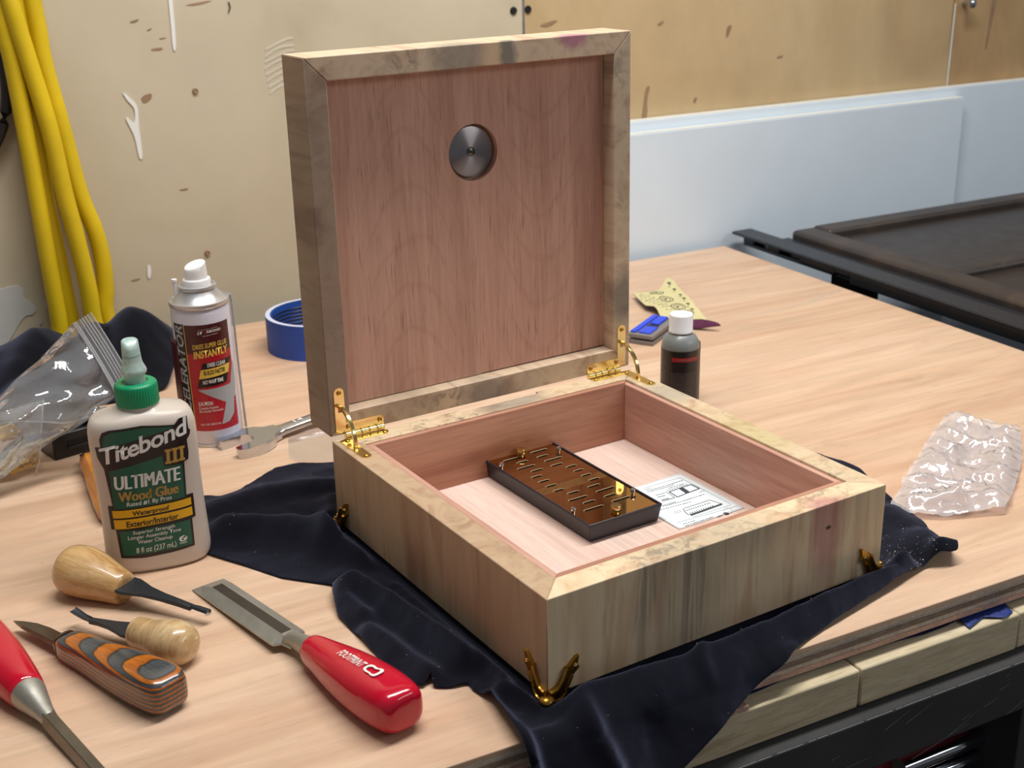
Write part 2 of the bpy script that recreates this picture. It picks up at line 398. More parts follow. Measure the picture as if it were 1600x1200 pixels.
def lathe_x(bm, prof, seg=32, fy=None, fz=None, n=2.0):
    """profile of (x, ry, rz, zc) along local x, super-elliptic sections"""
    secs = []
    for p in prof:
        x, ry, rz, zc = p[:4]; e = p[4] if len(p) > 4 else n; yc = p[5] if len(p) > 5 else 0
        s = []
        for i in range(seg):
            a = 2*pi*i/seg; c, d = cos(a), sin(a)
            s.append(Vector((x, yc+ry*math.copysign(abs(c)**(2/e), c), zc+rz*math.copysign(abs(d)**(2/e), d))))
        secs.append(s)
    return rings(bm, secs)
def catmull(pts, k=8):
    P = [Vector(p) for p in pts]; P = [2*P[0]-P[1]] + P + [2*P[-1]-P[-2]]
    out = []
    for i in range(1, len(P)-2):
        for j in range(k):
            t = j/k
            out.append(.5*((2*P[i]) + (-P[i-1]+P[i+1])*t + (2*P[i-1]-5*P[i]+4*P[i+1]-P[i+2])*t*t + (-P[i-1]+3*P[i]-3*P[i+1]+P[i+2])*t**3))
    out.append(P[-2]); return out
def tube(bm, pts, r, seg=12, smoothk=0, flat=None, up=Vector((0, 0, 1))):
    P = catmull(pts, smoothk) if smoothk else [Vector(p) for p in pts]
    secs = []
    for i, p in enumerate(P):
        d = (P[min(i+1, len(P)-1)] - P[max(i-1, 0)]).normalized()
        u = up if abs(d.dot(up)) < .95 else Vector((1, 0, 0))
        a = d.cross(u).normalized(); b = a.cross(d)
        ra, rb = (r, r) if flat is None else flat
        secs.append([p + a*ra*cos(2*pi*k/seg) + b*rb*sin(2*pi*k/seg) for k in range(seg)])
    return rings(bm, secs)
def sphere(bm, c, r, u=16, v=10, sc=(1, 1, 1)):
    bmesh.ops.create_uvsphere(bm, u_segments=u, v_segments=v, radius=r, matrix=Matrix.Translation(c) @ Matrix.Diagonal((*sc, 1)))
    return bm
def xf(loc=(0, 0, 0), rz=0, rx=0, ry=0):
    return Matrix.Translation(loc) @ Matrix.Rotation(rz, 4, 'Z') @ Matrix.Rotation(ry, 4, 'Y') @ Matrix.Rotation(rx, 4, 'X')
def rect2(x0, y0, x1, y1): return [(x0, y0), (x1, y0), (x1, y1), (x0, y1)]

def curve_mesh(kind, loops=None, text=None, bold=0., shear=0., ext=0., spacing=1.):
    if kind == 'T':
        cu = bpy.data.curves.new('t', 'FONT'); cu.body = text; cu.offset = bold; cu.shear = shear; cu.space_character = spacing
        cu.resolution_u = 3; cu.fill_mode = 'FRONT'
    else:
        cu = bpy.data.curves.new('c', 'CURVE'); cu.dimensions = '2D'; cu.fill_mode = 'BOTH' if ext else 'FRONT'; cu.extrude = ext
        for lp in loops:
            s = cu.splines.new('POLY'); s.points.add(len(lp)-1); s.use_cyclic_u = True
            for q, p in zip(s.points, lp): q.co = (p[0], p[1], 0, 1)
    o = bpy.data.objects.new('tmp', cu); COL.objects.link(o)
    dg = bpy.context.evaluated_depsgraph_get(); dg.update()
    me = bpy.data.meshes.new_from_object(o.evaluated_get(dg))
    bpy.data.objects.remove(o, do_unlink=True); bpy.data.curves.remove(cu)
    return me
def sheet(bm, loops, ext=.0005, mat=None):
    """flat plate with holes, thickness 2*ext, centred on z=0"""
    me = curve_mesh('C', loops, ext=ext)
    if mat is not None: me.transform(mat)
    bm.from_mesh(me); bpy.data.meshes.remove(me); return bm
def text2(s, x0, y0, x1, y1, bold=.0, shear=0., spacing=1.):
    """text as flat bmesh fitted into a rectangle"""
    me = curve_mesh('T', text=s, bold=bold, shear=shear, spacing=spacing)
    bm = NB(); bm.from_mesh(me); bpy.data.meshes.remove(me)
    xs = [v.co.x for v in bm.verts]; ys = [v.co.y for v in bm.verts]
    ax, bx, ay, by = min(xs), max(xs), min(ys), max(ys)
    for v in bm.verts:
        v.co = (x0+(v.co.x-ax)/(bx-ax)*(x1-x0), y0+(v.co.y-ay)/(by-ay)*(y1-y0), 0)
    return bm
def poly2(pts):
    me = curve_mesh('C', [pts]); bm = NB(); bm.from_mesh(me); bpy.data.meshes.remove(me); return bm
def poly2h(loops):
    me = curve_mesh('C', loops); bm = NB(); bm.from_mesh(me); bpy.data.meshes.remove(me); return bm
def merge(bms):
    out = NB()
    for b in bms:
        me = bpy.data.meshes.new('x'); b.to_mesh(me); b.free(); out.from_mesh(me); bpy.data.meshes.remove(me)
    return out
def decal(name, bm, m, parent, fn, off, step=None, both=True):
    """lay flat print on a surface: fn(u, v, off) -> point"""
    for ax in ((0, 1) if step and both else (0,) if step else ()):
        us = [v.co[ax] for v in bm.verts]; lo, hi = min(us), max(us); st = step*(2 if ax else 1); k = math.ceil(lo/st)
        while k*st < hi:
            no = (1, 0, 0) if ax == 0 else (0, 1, 0)
            bmesh.ops.bisect_plane(bm, geom=bm.verts[:]+bm.edges[:]+bm.faces[:], plane_co=Vector(no)*(k*st), plane_no=no); k += 1
    for v in bm.verts: v.co = fn(v.co.x, v.co.y, off)
    me = bpy.data.meshes.new(name); bm.to_mesh(me); bm.free()
    return mobj(name, me, m, parent)
def grid(bm, nu, nv, fn):
    R = [[bm.verts.new(fn(i/(nu-1), j/(nv-1))) for j in range(nv)] for i in range(nu)]
    for i in range(nu-1):
        for j in range(nv-1): bm.faces.new((R[i][j], R[i+1][j], R[i+1][j+1], R[i][j+1]))
    return bm
def sm(a, b, x):
    t = min(1, max(0, (x-a)/(b-a))) if b != a else 0
    return t*t*(3-2*t)
def segd(p, a, b):
    ax, ay = a; bx, by = b; dx, dy = bx-ax, by-ay
    t = max(0, min(1, ((p[0]-ax)*dx+(p[1]-ay)*dy)/(dx*dx+dy*dy+1e-12)))
    return sqrt((p[0]-ax-dx*t)**2+(p[1]-ay-dy*t)**2)
def chain(p, pts): return min(segd(p, a, b) for a, b in zip(pts, pts[1:]))
def inside(p, poly):
    c = False; n = len(poly)
    for i in range(n):
        (x1, y1), (x2, y2) = poly[i], poly[(i+1) % n]
        if (y1 > p[1]) != (y2 > p[1]) and p[0] < (x2-x1)*(p[1]-y1)/(y2-y1)+x1: c = not c
    return c
def cdt_fill(poly, step, seed=3):
    """triangulated region of the plane: outline points plus jittered interior points"""
    r = random.Random(seed); out = []
    for a, b in zip(poly, poly[1:]+poly[:1]):
        L = sqrt((a[0]-b[0])**2+(a[1]-b[1])**2); k = max(1, int(L/step))
        for i in range(k): out.append((a[0]+(b[0]-a[0])*i/k, a[1]+(b[1]-a[1])*i/k))
    n = len(out); edges = [(i, (i+1) % n) for i in range(n)]
    xs = [p[0] for p in poly]; ys = [p[1] for p in poly]
    pts = list(out); y = min(ys); row = 0
    while y < max(ys):
        x = min(xs)+(row % 2)*step*.5
        while x < max(xs):
            p = (x, y)
            if inside(p, poly) and min(segd(p, a, b) for a, b in zip(poly, poly[1:]+poly[:1])) > step*.45: pts.append(p)
            x += step
        y += step*.87; row += 1
    vo, eo, fo, *_ = delaunay_2d_cdt([Vector(p) for p in pts], edges, [], 1, 1e-7)
    return [(v.x, v.y) for v in vo], [list(f) for f in fo]
def rounded(pts, it=2):
    """Chaikin corner cutting of a closed outline"""
    for _ in range(it):
        q = []
        for a, b in zip(pts, pts[1:]+pts[:1]):
            q += [(a[0]*.75+b[0]*.25, a[1]*.75+b[1]*.25), (a[0]*.25+b[0]*.75, a[1]*.25+b[1]*.75)]
        pts = q
    return pts
def dupmesh(src, name, parent, loc=None, rot=None):
    o = src.copy(); o.name = name; COL.objects.link(o); o.parent = parent
    if loc is not None: o.location = loc
    if rot is not None: o.rotation_euler = rot
    return o

# ------------------------------------------------------------------ setting: floor, wall
FL = -.86
struct(obj('floor', box(NB(), (-3.0, -3.0, FL-.05), (3.2, .80, FL)), 'floor'))
WY = .80
wall = struct(obj('wall_back', box(NB(), (-3.0, WY+.012, FL), (3.2, WY+.1, 2.4)), 'wall_m'))
def wpanel(x0, x1, m): return obj('wall_panel', box(NB(), (x0, WY, FL), (x1, WY+.0118, 2.4)), m, wall)
pl = wpanel(-3.0, .4215, 'wall_l'); pm = wpanel(.4245, 1.072, 'wall_m'); pr_ = wpanel(1.0745, 3.2, 'wall_r')
obj('seam_filler', box(NB(), (.4217, WY-.0004, FL), (.4243, WY+.010, 2.4)), 'seam', wall)
def flatwall(name, loops_xz, m, th=.0006, parent=None, rnd=2):
    rnd = 1 if m == 'dirt' else rnd
    bm = NB(); mt = Matrix(((1, 0, 0, 0), (0, 0, 1, WY-th*.5), (0, 1, 0, 0), (0, 0, 0, 1)))
    for lp in loops_xz: sheet(bm, [rounded(lp, rnd)], th*.5, mt)
    return obj(name, bm, m, parent or pl)
flatwall('paint_drip', [[(.0318, .40), (.0345, .40), (.0350, .33), (.0346, .30), (.0338, .278), (.0318, .2745), (.0305, .279), (.0310, .30), (.0310, .34)]], 'drip', .0012)
flatwall('paint_drip', [[(-.0232, .2390), (-.021, .2385), (-.0165, .2335), (-.0118, .2285), (-.0098, .222), (-.0112, .206), (-.0108, .190), (-.0108, .174), (-.0135, .1725), (-.0148, .178), (-.0160, .195), (-.0195, .2050), (-.0232, .2140), (-.0215, .2158), (-.0165, .2090), (-.0145, .2100), (-.0128, .2205), (-.0150, .2262), (-.0190, .2305)]], 'drip', .0012)
flatwall('paint_drip', [[(-.0185, .0655), (-.0155, .0640), (-.0155, .056), (-.0180, .0495), (-.0198, .053)]], 'drip', .0010)
flatwall('torn_patch', [[(-.24, .063), (-.165, .060), (-.148, .064), (-.140, .058), (-.143, .050), (-.134, .043), (-.131, .036), (-.137, .030), (-.142, .032), (-.150, .024), (-.158, .012), (-.165, .004), (-.24, -.005)], [(-.1230, .045), (-.1195, .040), (-.1215, .033), (-.1245, .038)], [(-.131, .027), (-.127, .022), (-.131, .018)]], 'plaster', .0008)
sl = []
for k in range(8):
    z0 = .226+.0062*k; b0 = .1215+.0035*abs(k-4)/4
    up_ = [(b0+(.155-b0)*i/6, z0+.010*sin(pi*.55*i/6)+.0016+.0006*sin(k*3+i)) for i in range(7)]
    sl.append([(x, z-.0026) for x, z in up_]+up_[::-1])
flatwall('filler_smear', sl, 'smear', .0004)
flatwall('scuff_mark', [[(-.006, .2340), (.006, .2370), (.004, .2300), (-.0045, .2265)], [(.010, .2790), (.021, .2795), (.020, .2768), (.009, .2770)], [(.017, .2880), (.026, .2890), (.022, .2870)], [(.006, .2960), (.013, .2990), (.010, .2960)], [(.022, .1382), (.032, .1390), (.030, .1370), (.023, .1372)], [(-.039, .051), (-.026, .053), (-.030, .050)], [(.044, .318), (.078, .322), (.060, .317)], [(-.01, .305), (.002, .308), (-.003, .304)]], 'dirt', .0004)
flatwall('scuff_mark', [[(.702, .260), (.7100, .2615), (.705, .249), (.701, .246)], [(.586, .196), (.593, .199), (.588, .180), (.590, .166), (.584, .150), (.580, .150), (.583, .175)], [(.60, .268), (.612, .273), (.606, .266)], [(.440, .276), (.470, .282), (.455, .273)], [(.655, .176), (.662, .180), (.658, .170)], [(.778, .218), (.792, .2205), (.786, .216)]], 'dirt', .0005, pm)
flatwall('scuff_mark', [[(1.148, .34), (1.158, .34), (1.144, .215), (1.138, .200)]], 'dirt', .0005, pr_)
flatwall('drip_line', [[(1.0745, .268), (1.0765, .268), (1.0745, .15), (1.0722, .15)]], 'whiteedge', .0010, pr_)
flatwall('corner_strip', [[(1.0775, .40), (1.106, .40), (1.094, .15), (1.0755, .15)]], 'wall_r', .0006, pr_)
for (x, z, nm, pp) in ((.4103, .2936, 'screw_head', pl), (.4285, .2940, 'screw_head', pm), (.0486, .2352, 'nail_hole', pl), (.0444, .0690, 'nail_hole', pl)):
    big = nm == 'screw_head'; r = .0042 if big else .0030
    bm = lathe(NB(), [(r, 0), (r, .0012), (r*.75, .0022), (r*.3, .0016)], 16, Matrix.Translation((x, WY, z)) @ Matrix.Rotation(pi/2, 4, 'X'))
    o = obj(nm, bm, 'blackmatte' if big else 'dirt', pp, True)
bm = NB(); lathe(bm, [(.0035, 0), (.0035, .012), (.006, .014), (.006, .018), (.003, .020)], 14, Matrix.Translation((1.090, WY, .268)) @ Matrix.Rotation(pi/2, 4, 'X'))
obj('wall_hook', bm, 'chrome', pr_, True)
for (x0, z0, x1, z1) in ((.063, .334, .073, .3335), (.0905, .319, .0915, .3145), (.0918, .3145, .0895, .309)):
    obj('staple', tube(NB(), [(x0, WY-.001, z0), (x1, WY-.001, z1)], .0006, 6), 'steeldark', pl)

# ------------------------------------------------------------------ white boards leaning behind the bench
b = obj('white_board', box(NB(), (.25, .785, -.42), (2.2, .7985, .1600)), 'white', None, False, .0008)
tag(b, 'long white board against the tan wall, showing past the shorter board at far right', 'board')
tp = obj('board_edge', box(NB(), (.251, .7855, .1600), (2.199, .798, .1606)), 'whiteedge', b)
b2 = obj('white_board', box(NB(), (.20, .7715, -.42), (1.080, .7838, .1475)), 'white', None, False, .0012)
tag(b2, 'shorter pale blue-white board standing nearest behind the workbench, its right end visible', 'board')
obj('board_edge', box(NB(), (.201, .7720, .1475), (1.0795, .7832, .1480)), 'whiteedge', b2)
for bb, y0, y1 in ((b, .786, .797), (b2, .7725, .783)):
    for x in (.35, .95):
        bm = box(NB(), (x, y0, FL), (x+.06, y1, -.42)); o = obj('support_batten', bm, 'beam', bb)

# ------------------------------------------------------------------ workbench
TX0, TX1, TY0, TY1 = -1.0, .678, -.0225, .757
bench = thing('workbench', 'plywood-topped workbench with old timber edging on a black steel frame', 'workbench', (0, 0, 0))
zz = [-.0170, -.0136, -.0102, -.0070, -.0034, 0]
for i in range(5):
    k = 4-i; j = (0, .0004, -.0003, .0003, -.0001)[i]
    obj('ply_layer', box(NB(), (TX0+j, TY0+j, zz[k]), (TX1-j, TY1-j, zz[k+1])), 'table' if i == 0 else 'ply%d' % i, bench, False, .0006 if i == 0 else 0)
obj('edge_beam', box(NB(), (TX0, -.033, -.0465), (.1935, .03, -.0205)), 'beam', bench, False, .0012)
obj('edge_beam', box(NB(), (.1948, -.033, -.0465), (.3255, .03, -.0205)), 'beam', bench, False, .0012)
obj('edge_beam', box(NB(), (.3262, -.0326, -.0465), (TX1, .03, -.0205)), 'beam', bench, False, .0012)
obj('spacer_block', box(NB(), (.096, -.0335, -.0204), (.111, .02, -.0171)), 'ply4', bench, False, .0004)
obj('spacer_block', box(NB(), (-.5, -.02, -.0204), (-.485, .02, -.0171)), 'ply4', bench)
obj('spacer_block', box(NB(), (.60, -.02, -.0204), (.62, .02, -.0171)), 'ply4', bench)
obj('rear_beam', box(NB(), (TX0, .70, -.0465), (TX1, .75, -.0172)), 'beam', bench)
for y0, y1 in ((-.045, .012), (.70, .75)):
    obj('steel_rail', box(NB(), (TX0, y0, -.0845), (TX1, y1, -.0468)), 'blackmetal', bench, False, .0015)
for x in (-.95, .3435):
    for y in (-.030, .70):
        obj('leg', box(NB(), (x, y, FL), (x+.05, y+.05, -.0847)), 'blackmetal', bench, False, .001)
bm = NB()
for (x0, z0, x1, z1) in ((.150, -.0772, .196, -.0746), (.205, -.0592, .224, -.0510), (.222, -.0600, .243, -.0520), (.2600, -.0815, .285, -.0705), (.230, -.0885, .276, -.0780), (.300, -.062, .309, -.060), (.288, -.0700, .300, -.0672), (.270, -.0735, .278, -.0710), (.310, -.083, .330, -.0745), (.165, -.066, .172, -.065), (.305, -.053, .308, -.0525)):
    d = V(x1-x0, 0, z1-z0); n_ = V(-d.z, 0, d.x).normalized()*.00022
    y = -.0452
    vs = [bm.verts.new(p) for p in (V(x0, y, z0)-n_, V(x1, y, z1)-n_*.4, V(x1, y, z1)+n_*.4, V(x0, y, z0)+n_)]; bm.faces.new(vs)
bm2 = NB()
s_ = obj('scratches', bm, 'scratch', bench); s_['kind'] = 'stuff'
bm = NB()
x = .05
while x < .40:
    L = RND.uniform(.004, .03); box(bm, (x, -.04515, -.04700), (x+L, -.0449, -.04685+.0001*RND.random())); x += L+RND.uniform(.0002, .004)
s_ = obj('worn_edge', bm, 'scratch', bench); s_['kind'] = 'stuff'
bm = NB(); prism(bm, [(.578, .505), (.6755, .5335), (.6760, .5350), (.620, .5200)], 0, .00012); obj('pale_scratch', bm, 'ply1', bench)
# navy cloth trapped between the plywood and the beam
bm = grid(NB(), 60, 8, lambda u, v: V(-.6+u*1.05, -.0215+v*.03+.0008*sin(u*90), -.0203+.0028*(1-v)*abs(sin(u*23))+.0002))
tag(obj('navy_cloth', bm, 'navy', None, True, solid=.0006), 'navy cloth trapped between plywood top and timber edge of workbench', 'cloth')
bm = cdt_fill([(.283, -.0315), (.300, -.026), (.312, -.0335), (.322, -.0300), (.326, -.018), (.30, -.016), (.285, -.02)], .003)
b_ = NB(); vs = [b_.verts.new((x, y, -.0200+.0013*abs(sin(x*700)))) for x, y in bm[0]]
for f in bm[1]: b_.faces.new([vs[i] for i in f])
tag(obj('tape_scrap', b_, 'scraptape', None, True, solid=.0002), 'torn scrap of dark blue tape on the timber edge at lower right', 'tape')
# red tool chest below
chest = thing('tool_chest', 'dark red tool chest with bright metal pull rails under the bench', 'tool chest', (.46, .014, FL))
obj('cabinet', box(NB(), (-.197, .0, .006), (.2, .36, .772)), 'red', chest, False, .003)
for z in (.7205, .7050):
    bm = NB(); lathe_x(bm, [(-.19, .007, .0058, z, 2.5, -.012), (.19, .007, .0058, z, 2.5, -.012)], 16)
    box(bm, (-.18, -.008, z-.002), (-.17, .001, z+.002)); box(bm, (.16, -.008, z-.002), (.17, .001, z+.002))
    obj('pull_rail', bm, 'chrome', chest, True)
for x in (-.17, .17):
    for y in (.03, .3):
        obj('foot', lathe(NB(), [(.012, 0), (.012, .007)], 12, Matrix.Translation((x, y, 0))), 'black', chest)

# ------------------------------------------------------------------ dark sliding panel unit beyond the right edge
sp = thing('sliding_panel', 'dark framed sliding panel cassette on a black rail right of the bench', 'panel', (.70, 0, FL))
Z = -FL
def sbox(name, lo, hi, m, bev=.0015, extra=None):
    bm = box(NB(), (lo[0]-.70, lo[1], lo[2]+Z), (hi[0]-.70, hi[1], hi[2]+Z))
    for l, h in (extra or []): box(bm, (l[0]-.70, l[1], l[2]+Z), (h[0]-.70, h[1], h[2]+Z))
    return obj(name, bm, m, sp, False, bev)
sbox('rail', (.694, -.9, .0115), (.7240, .764, .0155), 'rail', .0018,
     [((.700, -.9, -.0120), (.7205, .300, .0115)), ((.700, .300, -.0030), (.7205, .5530, .0115)), ((.700, .5790, .0000), (.7205, .748, .0045)), ((.700, .553, .0040), (.7205, .579, .0115)), ((.700, .579, .0000), (.7205, .640, .0115)), ((.700, .678, .004), (.7205, .700, .0115)), ((.700, .727, .004), (.7205, .748, .0115))])
sbox('frame_side', (.7245, -.9, -.010), (.745, .715, .0115), 'rail', .003)
sbox('frame_side', (.7455, -.9, .0), (.780, .712, .021), 'panelframe', .005)
sbox('frame_end', (.7805, .682, .0), (1.70, .714, .022), 'panelframe', .004)
sbox('crossbar', (.7805, .474, .002), (1.70, .494, .0185), 'panelframe', .005)
sbox('inset_panel', (.7805, .4945, .0), (1.70, .6815, .0125), 'panel', .001)
sbox('inset_panel', (.7805, -.9, .0), (1.70, .4735, .0105), 'panel', .001)
for x, y in ((.75, -.8), (.75, .6), (1.55, -.8), (1.55, .6)):
    sbox('support_leg', (x, y, FL), (x+.04, y+.04, -.0005), 'blackmatte', .001)

# ------------------------------------------------------------------ yellow cord and black hose on the wall
cord = thing('extension_cord', 'thick yellow cord hanging in a loose bundle against beige wall', 'cord', (-.10, .78, FL))
strands = [([(-.1193, .3328), (-.115, .3046), (-.1101, .2758), (-.1005, .2164), (-.0951, .1552), (-.0896, .1107), (-.0846, .0585), (-.0828, .0186)], .768, .0083),
           ([(-.1269, .3216), (-.1258, .299), (-.1234, .276), (-.1209, .2173), (-.1189, .1565), (-.1172, .0904), (-.1152, .0284), (-.1148, .0084)], .776, .0083),
           ([(-.1084, .3312), (-.1087, .297), (-.1101, .2623), (-.1104, .2268), (-.1098, .1535), (-.1056, .0863), (-.1022, .0233), (-.1023, .0031)], .787, .0080),
           ([(-.098, .331), (-.0962, .3024), (-.095, .2734), (-.0867, .2133), (-.0787, .1508), (-.069, .1115), (-.0653, .0818), (-.0658, .0522), (-.0681, .0224)], .782, .0083)]
for k, (pts, y, r) in enumerate(strands):
    P = [V(x, y, z) for x, z in pts]
    t0 = (P[0]-P[1]).normalized(); top = V(-.105, .782, .42+.01*k)
    low = P[-1]+V(.012, 0, -.06)
    P = [top, P[0]*.5+top*.5+V(.004*k-.012, 0, 0)] + P + [low, low+V(.01, 0, -.10)]
    P = [p - V(-.10, .78, FL) for p in P]
    obj('strand', tube(NB(), P, r, 14, 8), 'yellow', cord, True)
bm = NB(); hk = V(-.105, .800, .425)-V(-.10, .78, FL); tube(bm, [hk, hk+V(0, -.05, 0), hk+V(0, -.06, .015)], .004, 10, 6)
obj('wall_hook', bm, 'chrome', cord, True)
bm = NB(); pts = [(-.235+.105*cos(a)*1.0, .788, .262+.105*sin(a)) for a in [pi+2*pi*i/64 for i in range(65)]]
tube(bm, pts, .0055, 10)
hz = thing('hose_coil', 'black rubber hose loop hung at far left of wall', 'hose', (-.235, .788, .15))
o = obj('hose_loop', bm, 'black', hz, True); o.location = (.235, -.788, -.15)
bm = lathe(NB(), [(.004, 0), (.004, .03), (.006, .032)], 12, Matrix.Translation((0, .012, .2115)) @ Matrix.Rotation(pi/2, 4, 'X')); obj('nail', bm, 'chrome', hz, True)

# ------------------------------------------------------------------ the wooden box
BA = radians(4.6); W, D, H, RW, LI = .255, .26208, .05998, .0171, .0043
BZ = .0051
bx = thing('wooden_box', 'open pale poplar keepsake box with pink cedar lining and brass hinges', 'box', (0, 0, BZ), (0, 0, BA))
def board(name, pts, z0, z1, m, bev=.0006, parent=bx): return obj(name, prism(NB(), pts, z0, z1), m, parent, False, bev)
e = .0001
board('front_board', [(0, 0), (W, 0), (W-RW, RW), (RW, RW)], 0, H, 'pop_front')
board('side_board', [(0, e), (RW-e, RW), (RW-e, D-RW), (0, D-e)], 0, H, 'pop_side')
board('side_board', [(W, e), (W, D-e), (W-RW+e, D-RW), (W-RW+e, RW)], 0, H, 'pop_right')
bb = NB(); prism(bb, [(0, D), (RW, D-RW), (W-RW, D-RW), (W, D)], 0, H-.010)
prism(bb, [(0, D), (RW, D-RW), (.100, D-RW), (.100, D)], H-.010, H)
prism(bb, [(.167, D), (.167, D-RW), (W-RW, D-RW), (W, D)], H-.010, H)
prism(bb, [(.100, D-.0035), (.100, D-RW), (.167, D-RW), (.167, D-.0035)], H-.010, H)
obj('back_board', bb, 'pop_back', bx)
i0, i1, j0, j1 = RW+e, W-RW-e, RW+e, D-RW-e
zl0, zl1 = .013, H-.0004
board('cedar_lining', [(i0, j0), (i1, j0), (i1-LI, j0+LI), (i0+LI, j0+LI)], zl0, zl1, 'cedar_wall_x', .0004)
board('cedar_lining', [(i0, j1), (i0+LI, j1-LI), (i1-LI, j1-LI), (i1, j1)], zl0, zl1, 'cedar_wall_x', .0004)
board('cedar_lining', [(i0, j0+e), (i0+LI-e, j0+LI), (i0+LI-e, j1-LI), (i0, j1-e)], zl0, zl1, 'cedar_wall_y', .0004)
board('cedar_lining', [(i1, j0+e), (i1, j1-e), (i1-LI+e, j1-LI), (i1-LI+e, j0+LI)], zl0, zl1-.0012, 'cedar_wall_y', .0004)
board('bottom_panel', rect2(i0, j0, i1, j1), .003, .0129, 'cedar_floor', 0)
# lid: built in its own frame (x across, y up from the hinge, z towards the inside), then stood up
LH, LT, LR, LD = .25314, .0335, .01537, .0122
LM = Matrix.Translation((0, D+.0015, H+.0026)) @ Matrix.Rotation(radians(89.4), 4, 'X')
def lidobj(name, bm, m, bev=0., smooth=False, parent=bx, seg=2):
    o = obj(name, bm, m, parent, smooth, bev, seg)
    if parent is bx: o.matrix_local = LM
    return o
def lboard(name, pts, z0, z1, m, bev=.0006): return lidobj(name, prism(NB(), pts, z0, z1), m, bev)
BT = .0007
lboard('lid_rail', [(0, 0), (W, 0), (W-LR, LR), (LR, LR)], -LT, 0, 'lid_bottom', BT*.5)
lboard('lid_rail', [(0, LH), (LR, LH-LR), (W-LR, LH-LR), (W, LH)], -LT, 0, 'lid_top', BT)
lboard('lid_stile', [(0, e), (LR-e, LR), (LR-e, LH-LR), (0, LH-e)], -LT, 0, 'lid_side', BT)
lboard('lid_stile', [(W, e), (W, LH-e), (W-LR+e, LH-LR), (W-LR+e, LR)], -LT, 0, 'lid_right', BT)
lboard('lid_top_board', rect2(LR, LR, W-LR, LH-LR), -LT+.001, -.0195, 'pop_side', 0)
hx, hy, hr, sx_ = .1279, .1785, .0197, .1285
arcL = [(hx+hr*cos(t), hy+hr*sin(t)) for t in [radians(a_) for a_ in range(92, 269, 6)]]
yj = sqrt(hr*hr-(sx_-hx)**2)
pL = [(LR+e, LR+e+.0006), (sx_, LR+e+.0004), (sx_, hy-yj)] + arcL[::-1] + [(sx_, hy+yj), (sx_, LH-LR-e), (LR+e, LH-LR-e)]
arcR = [(hx+hr*cos(t), hy+hr*sin(t)) for t in [radians(a_) for a_ in range(-86, 87, 6)]]
pR = [(sx_+.0002, LR+e+.0008), (W-LR-e, LR+e+.0010), (W-LR-e-.0004, LH-LR-e), (sx_+.0002, LH-LR-e), (sx_+.0002, hy+yj)] + arcR[::-1] + [(sx_+.0002, hy-yj)]
def ngon_prism(pts, z0, z1):
    bm = NB(); sheet(bm, [pts], (z1-z0)/2, Matrix.Translation((0, 0, (z0+z1)/2))); return bm
lidobj('lid_panel', ngon_prism(pL, -.0194, -LD), 'cedar_l')
lidobj('lid_panel', ngon_prism(pR, -.0194, -LD-.0003), 'cedar_r')
dz = -LD-.0034
dm = lidobj('hygrometer', lathe(NB(), [(.0176, -.0035), (.0178, -.001), (.0175, -.0003), (.0168, 0), (.0033, 0), (.0030, -.0008), (.0030, -.0012)], 64), 'disc', 0, True)
dm.matrix_local = LM @ Matrix.Translation((hx-.0002, hy+.0002, dz))
bm = NB(); lathe(bm, [(.0027, -.0012), (.0027, -.0002), (.0022, .0002)], 20)
o = obj('screw', bm, 'steeldark', dm, True)
bm = box(NB(), (-.0024, -.00035, .0001), (.0024, .00035, .0004), Matrix.Rotation(-.55, 4, 'Z')); obj('screw_slot', bm, 'blackmatte', dm)
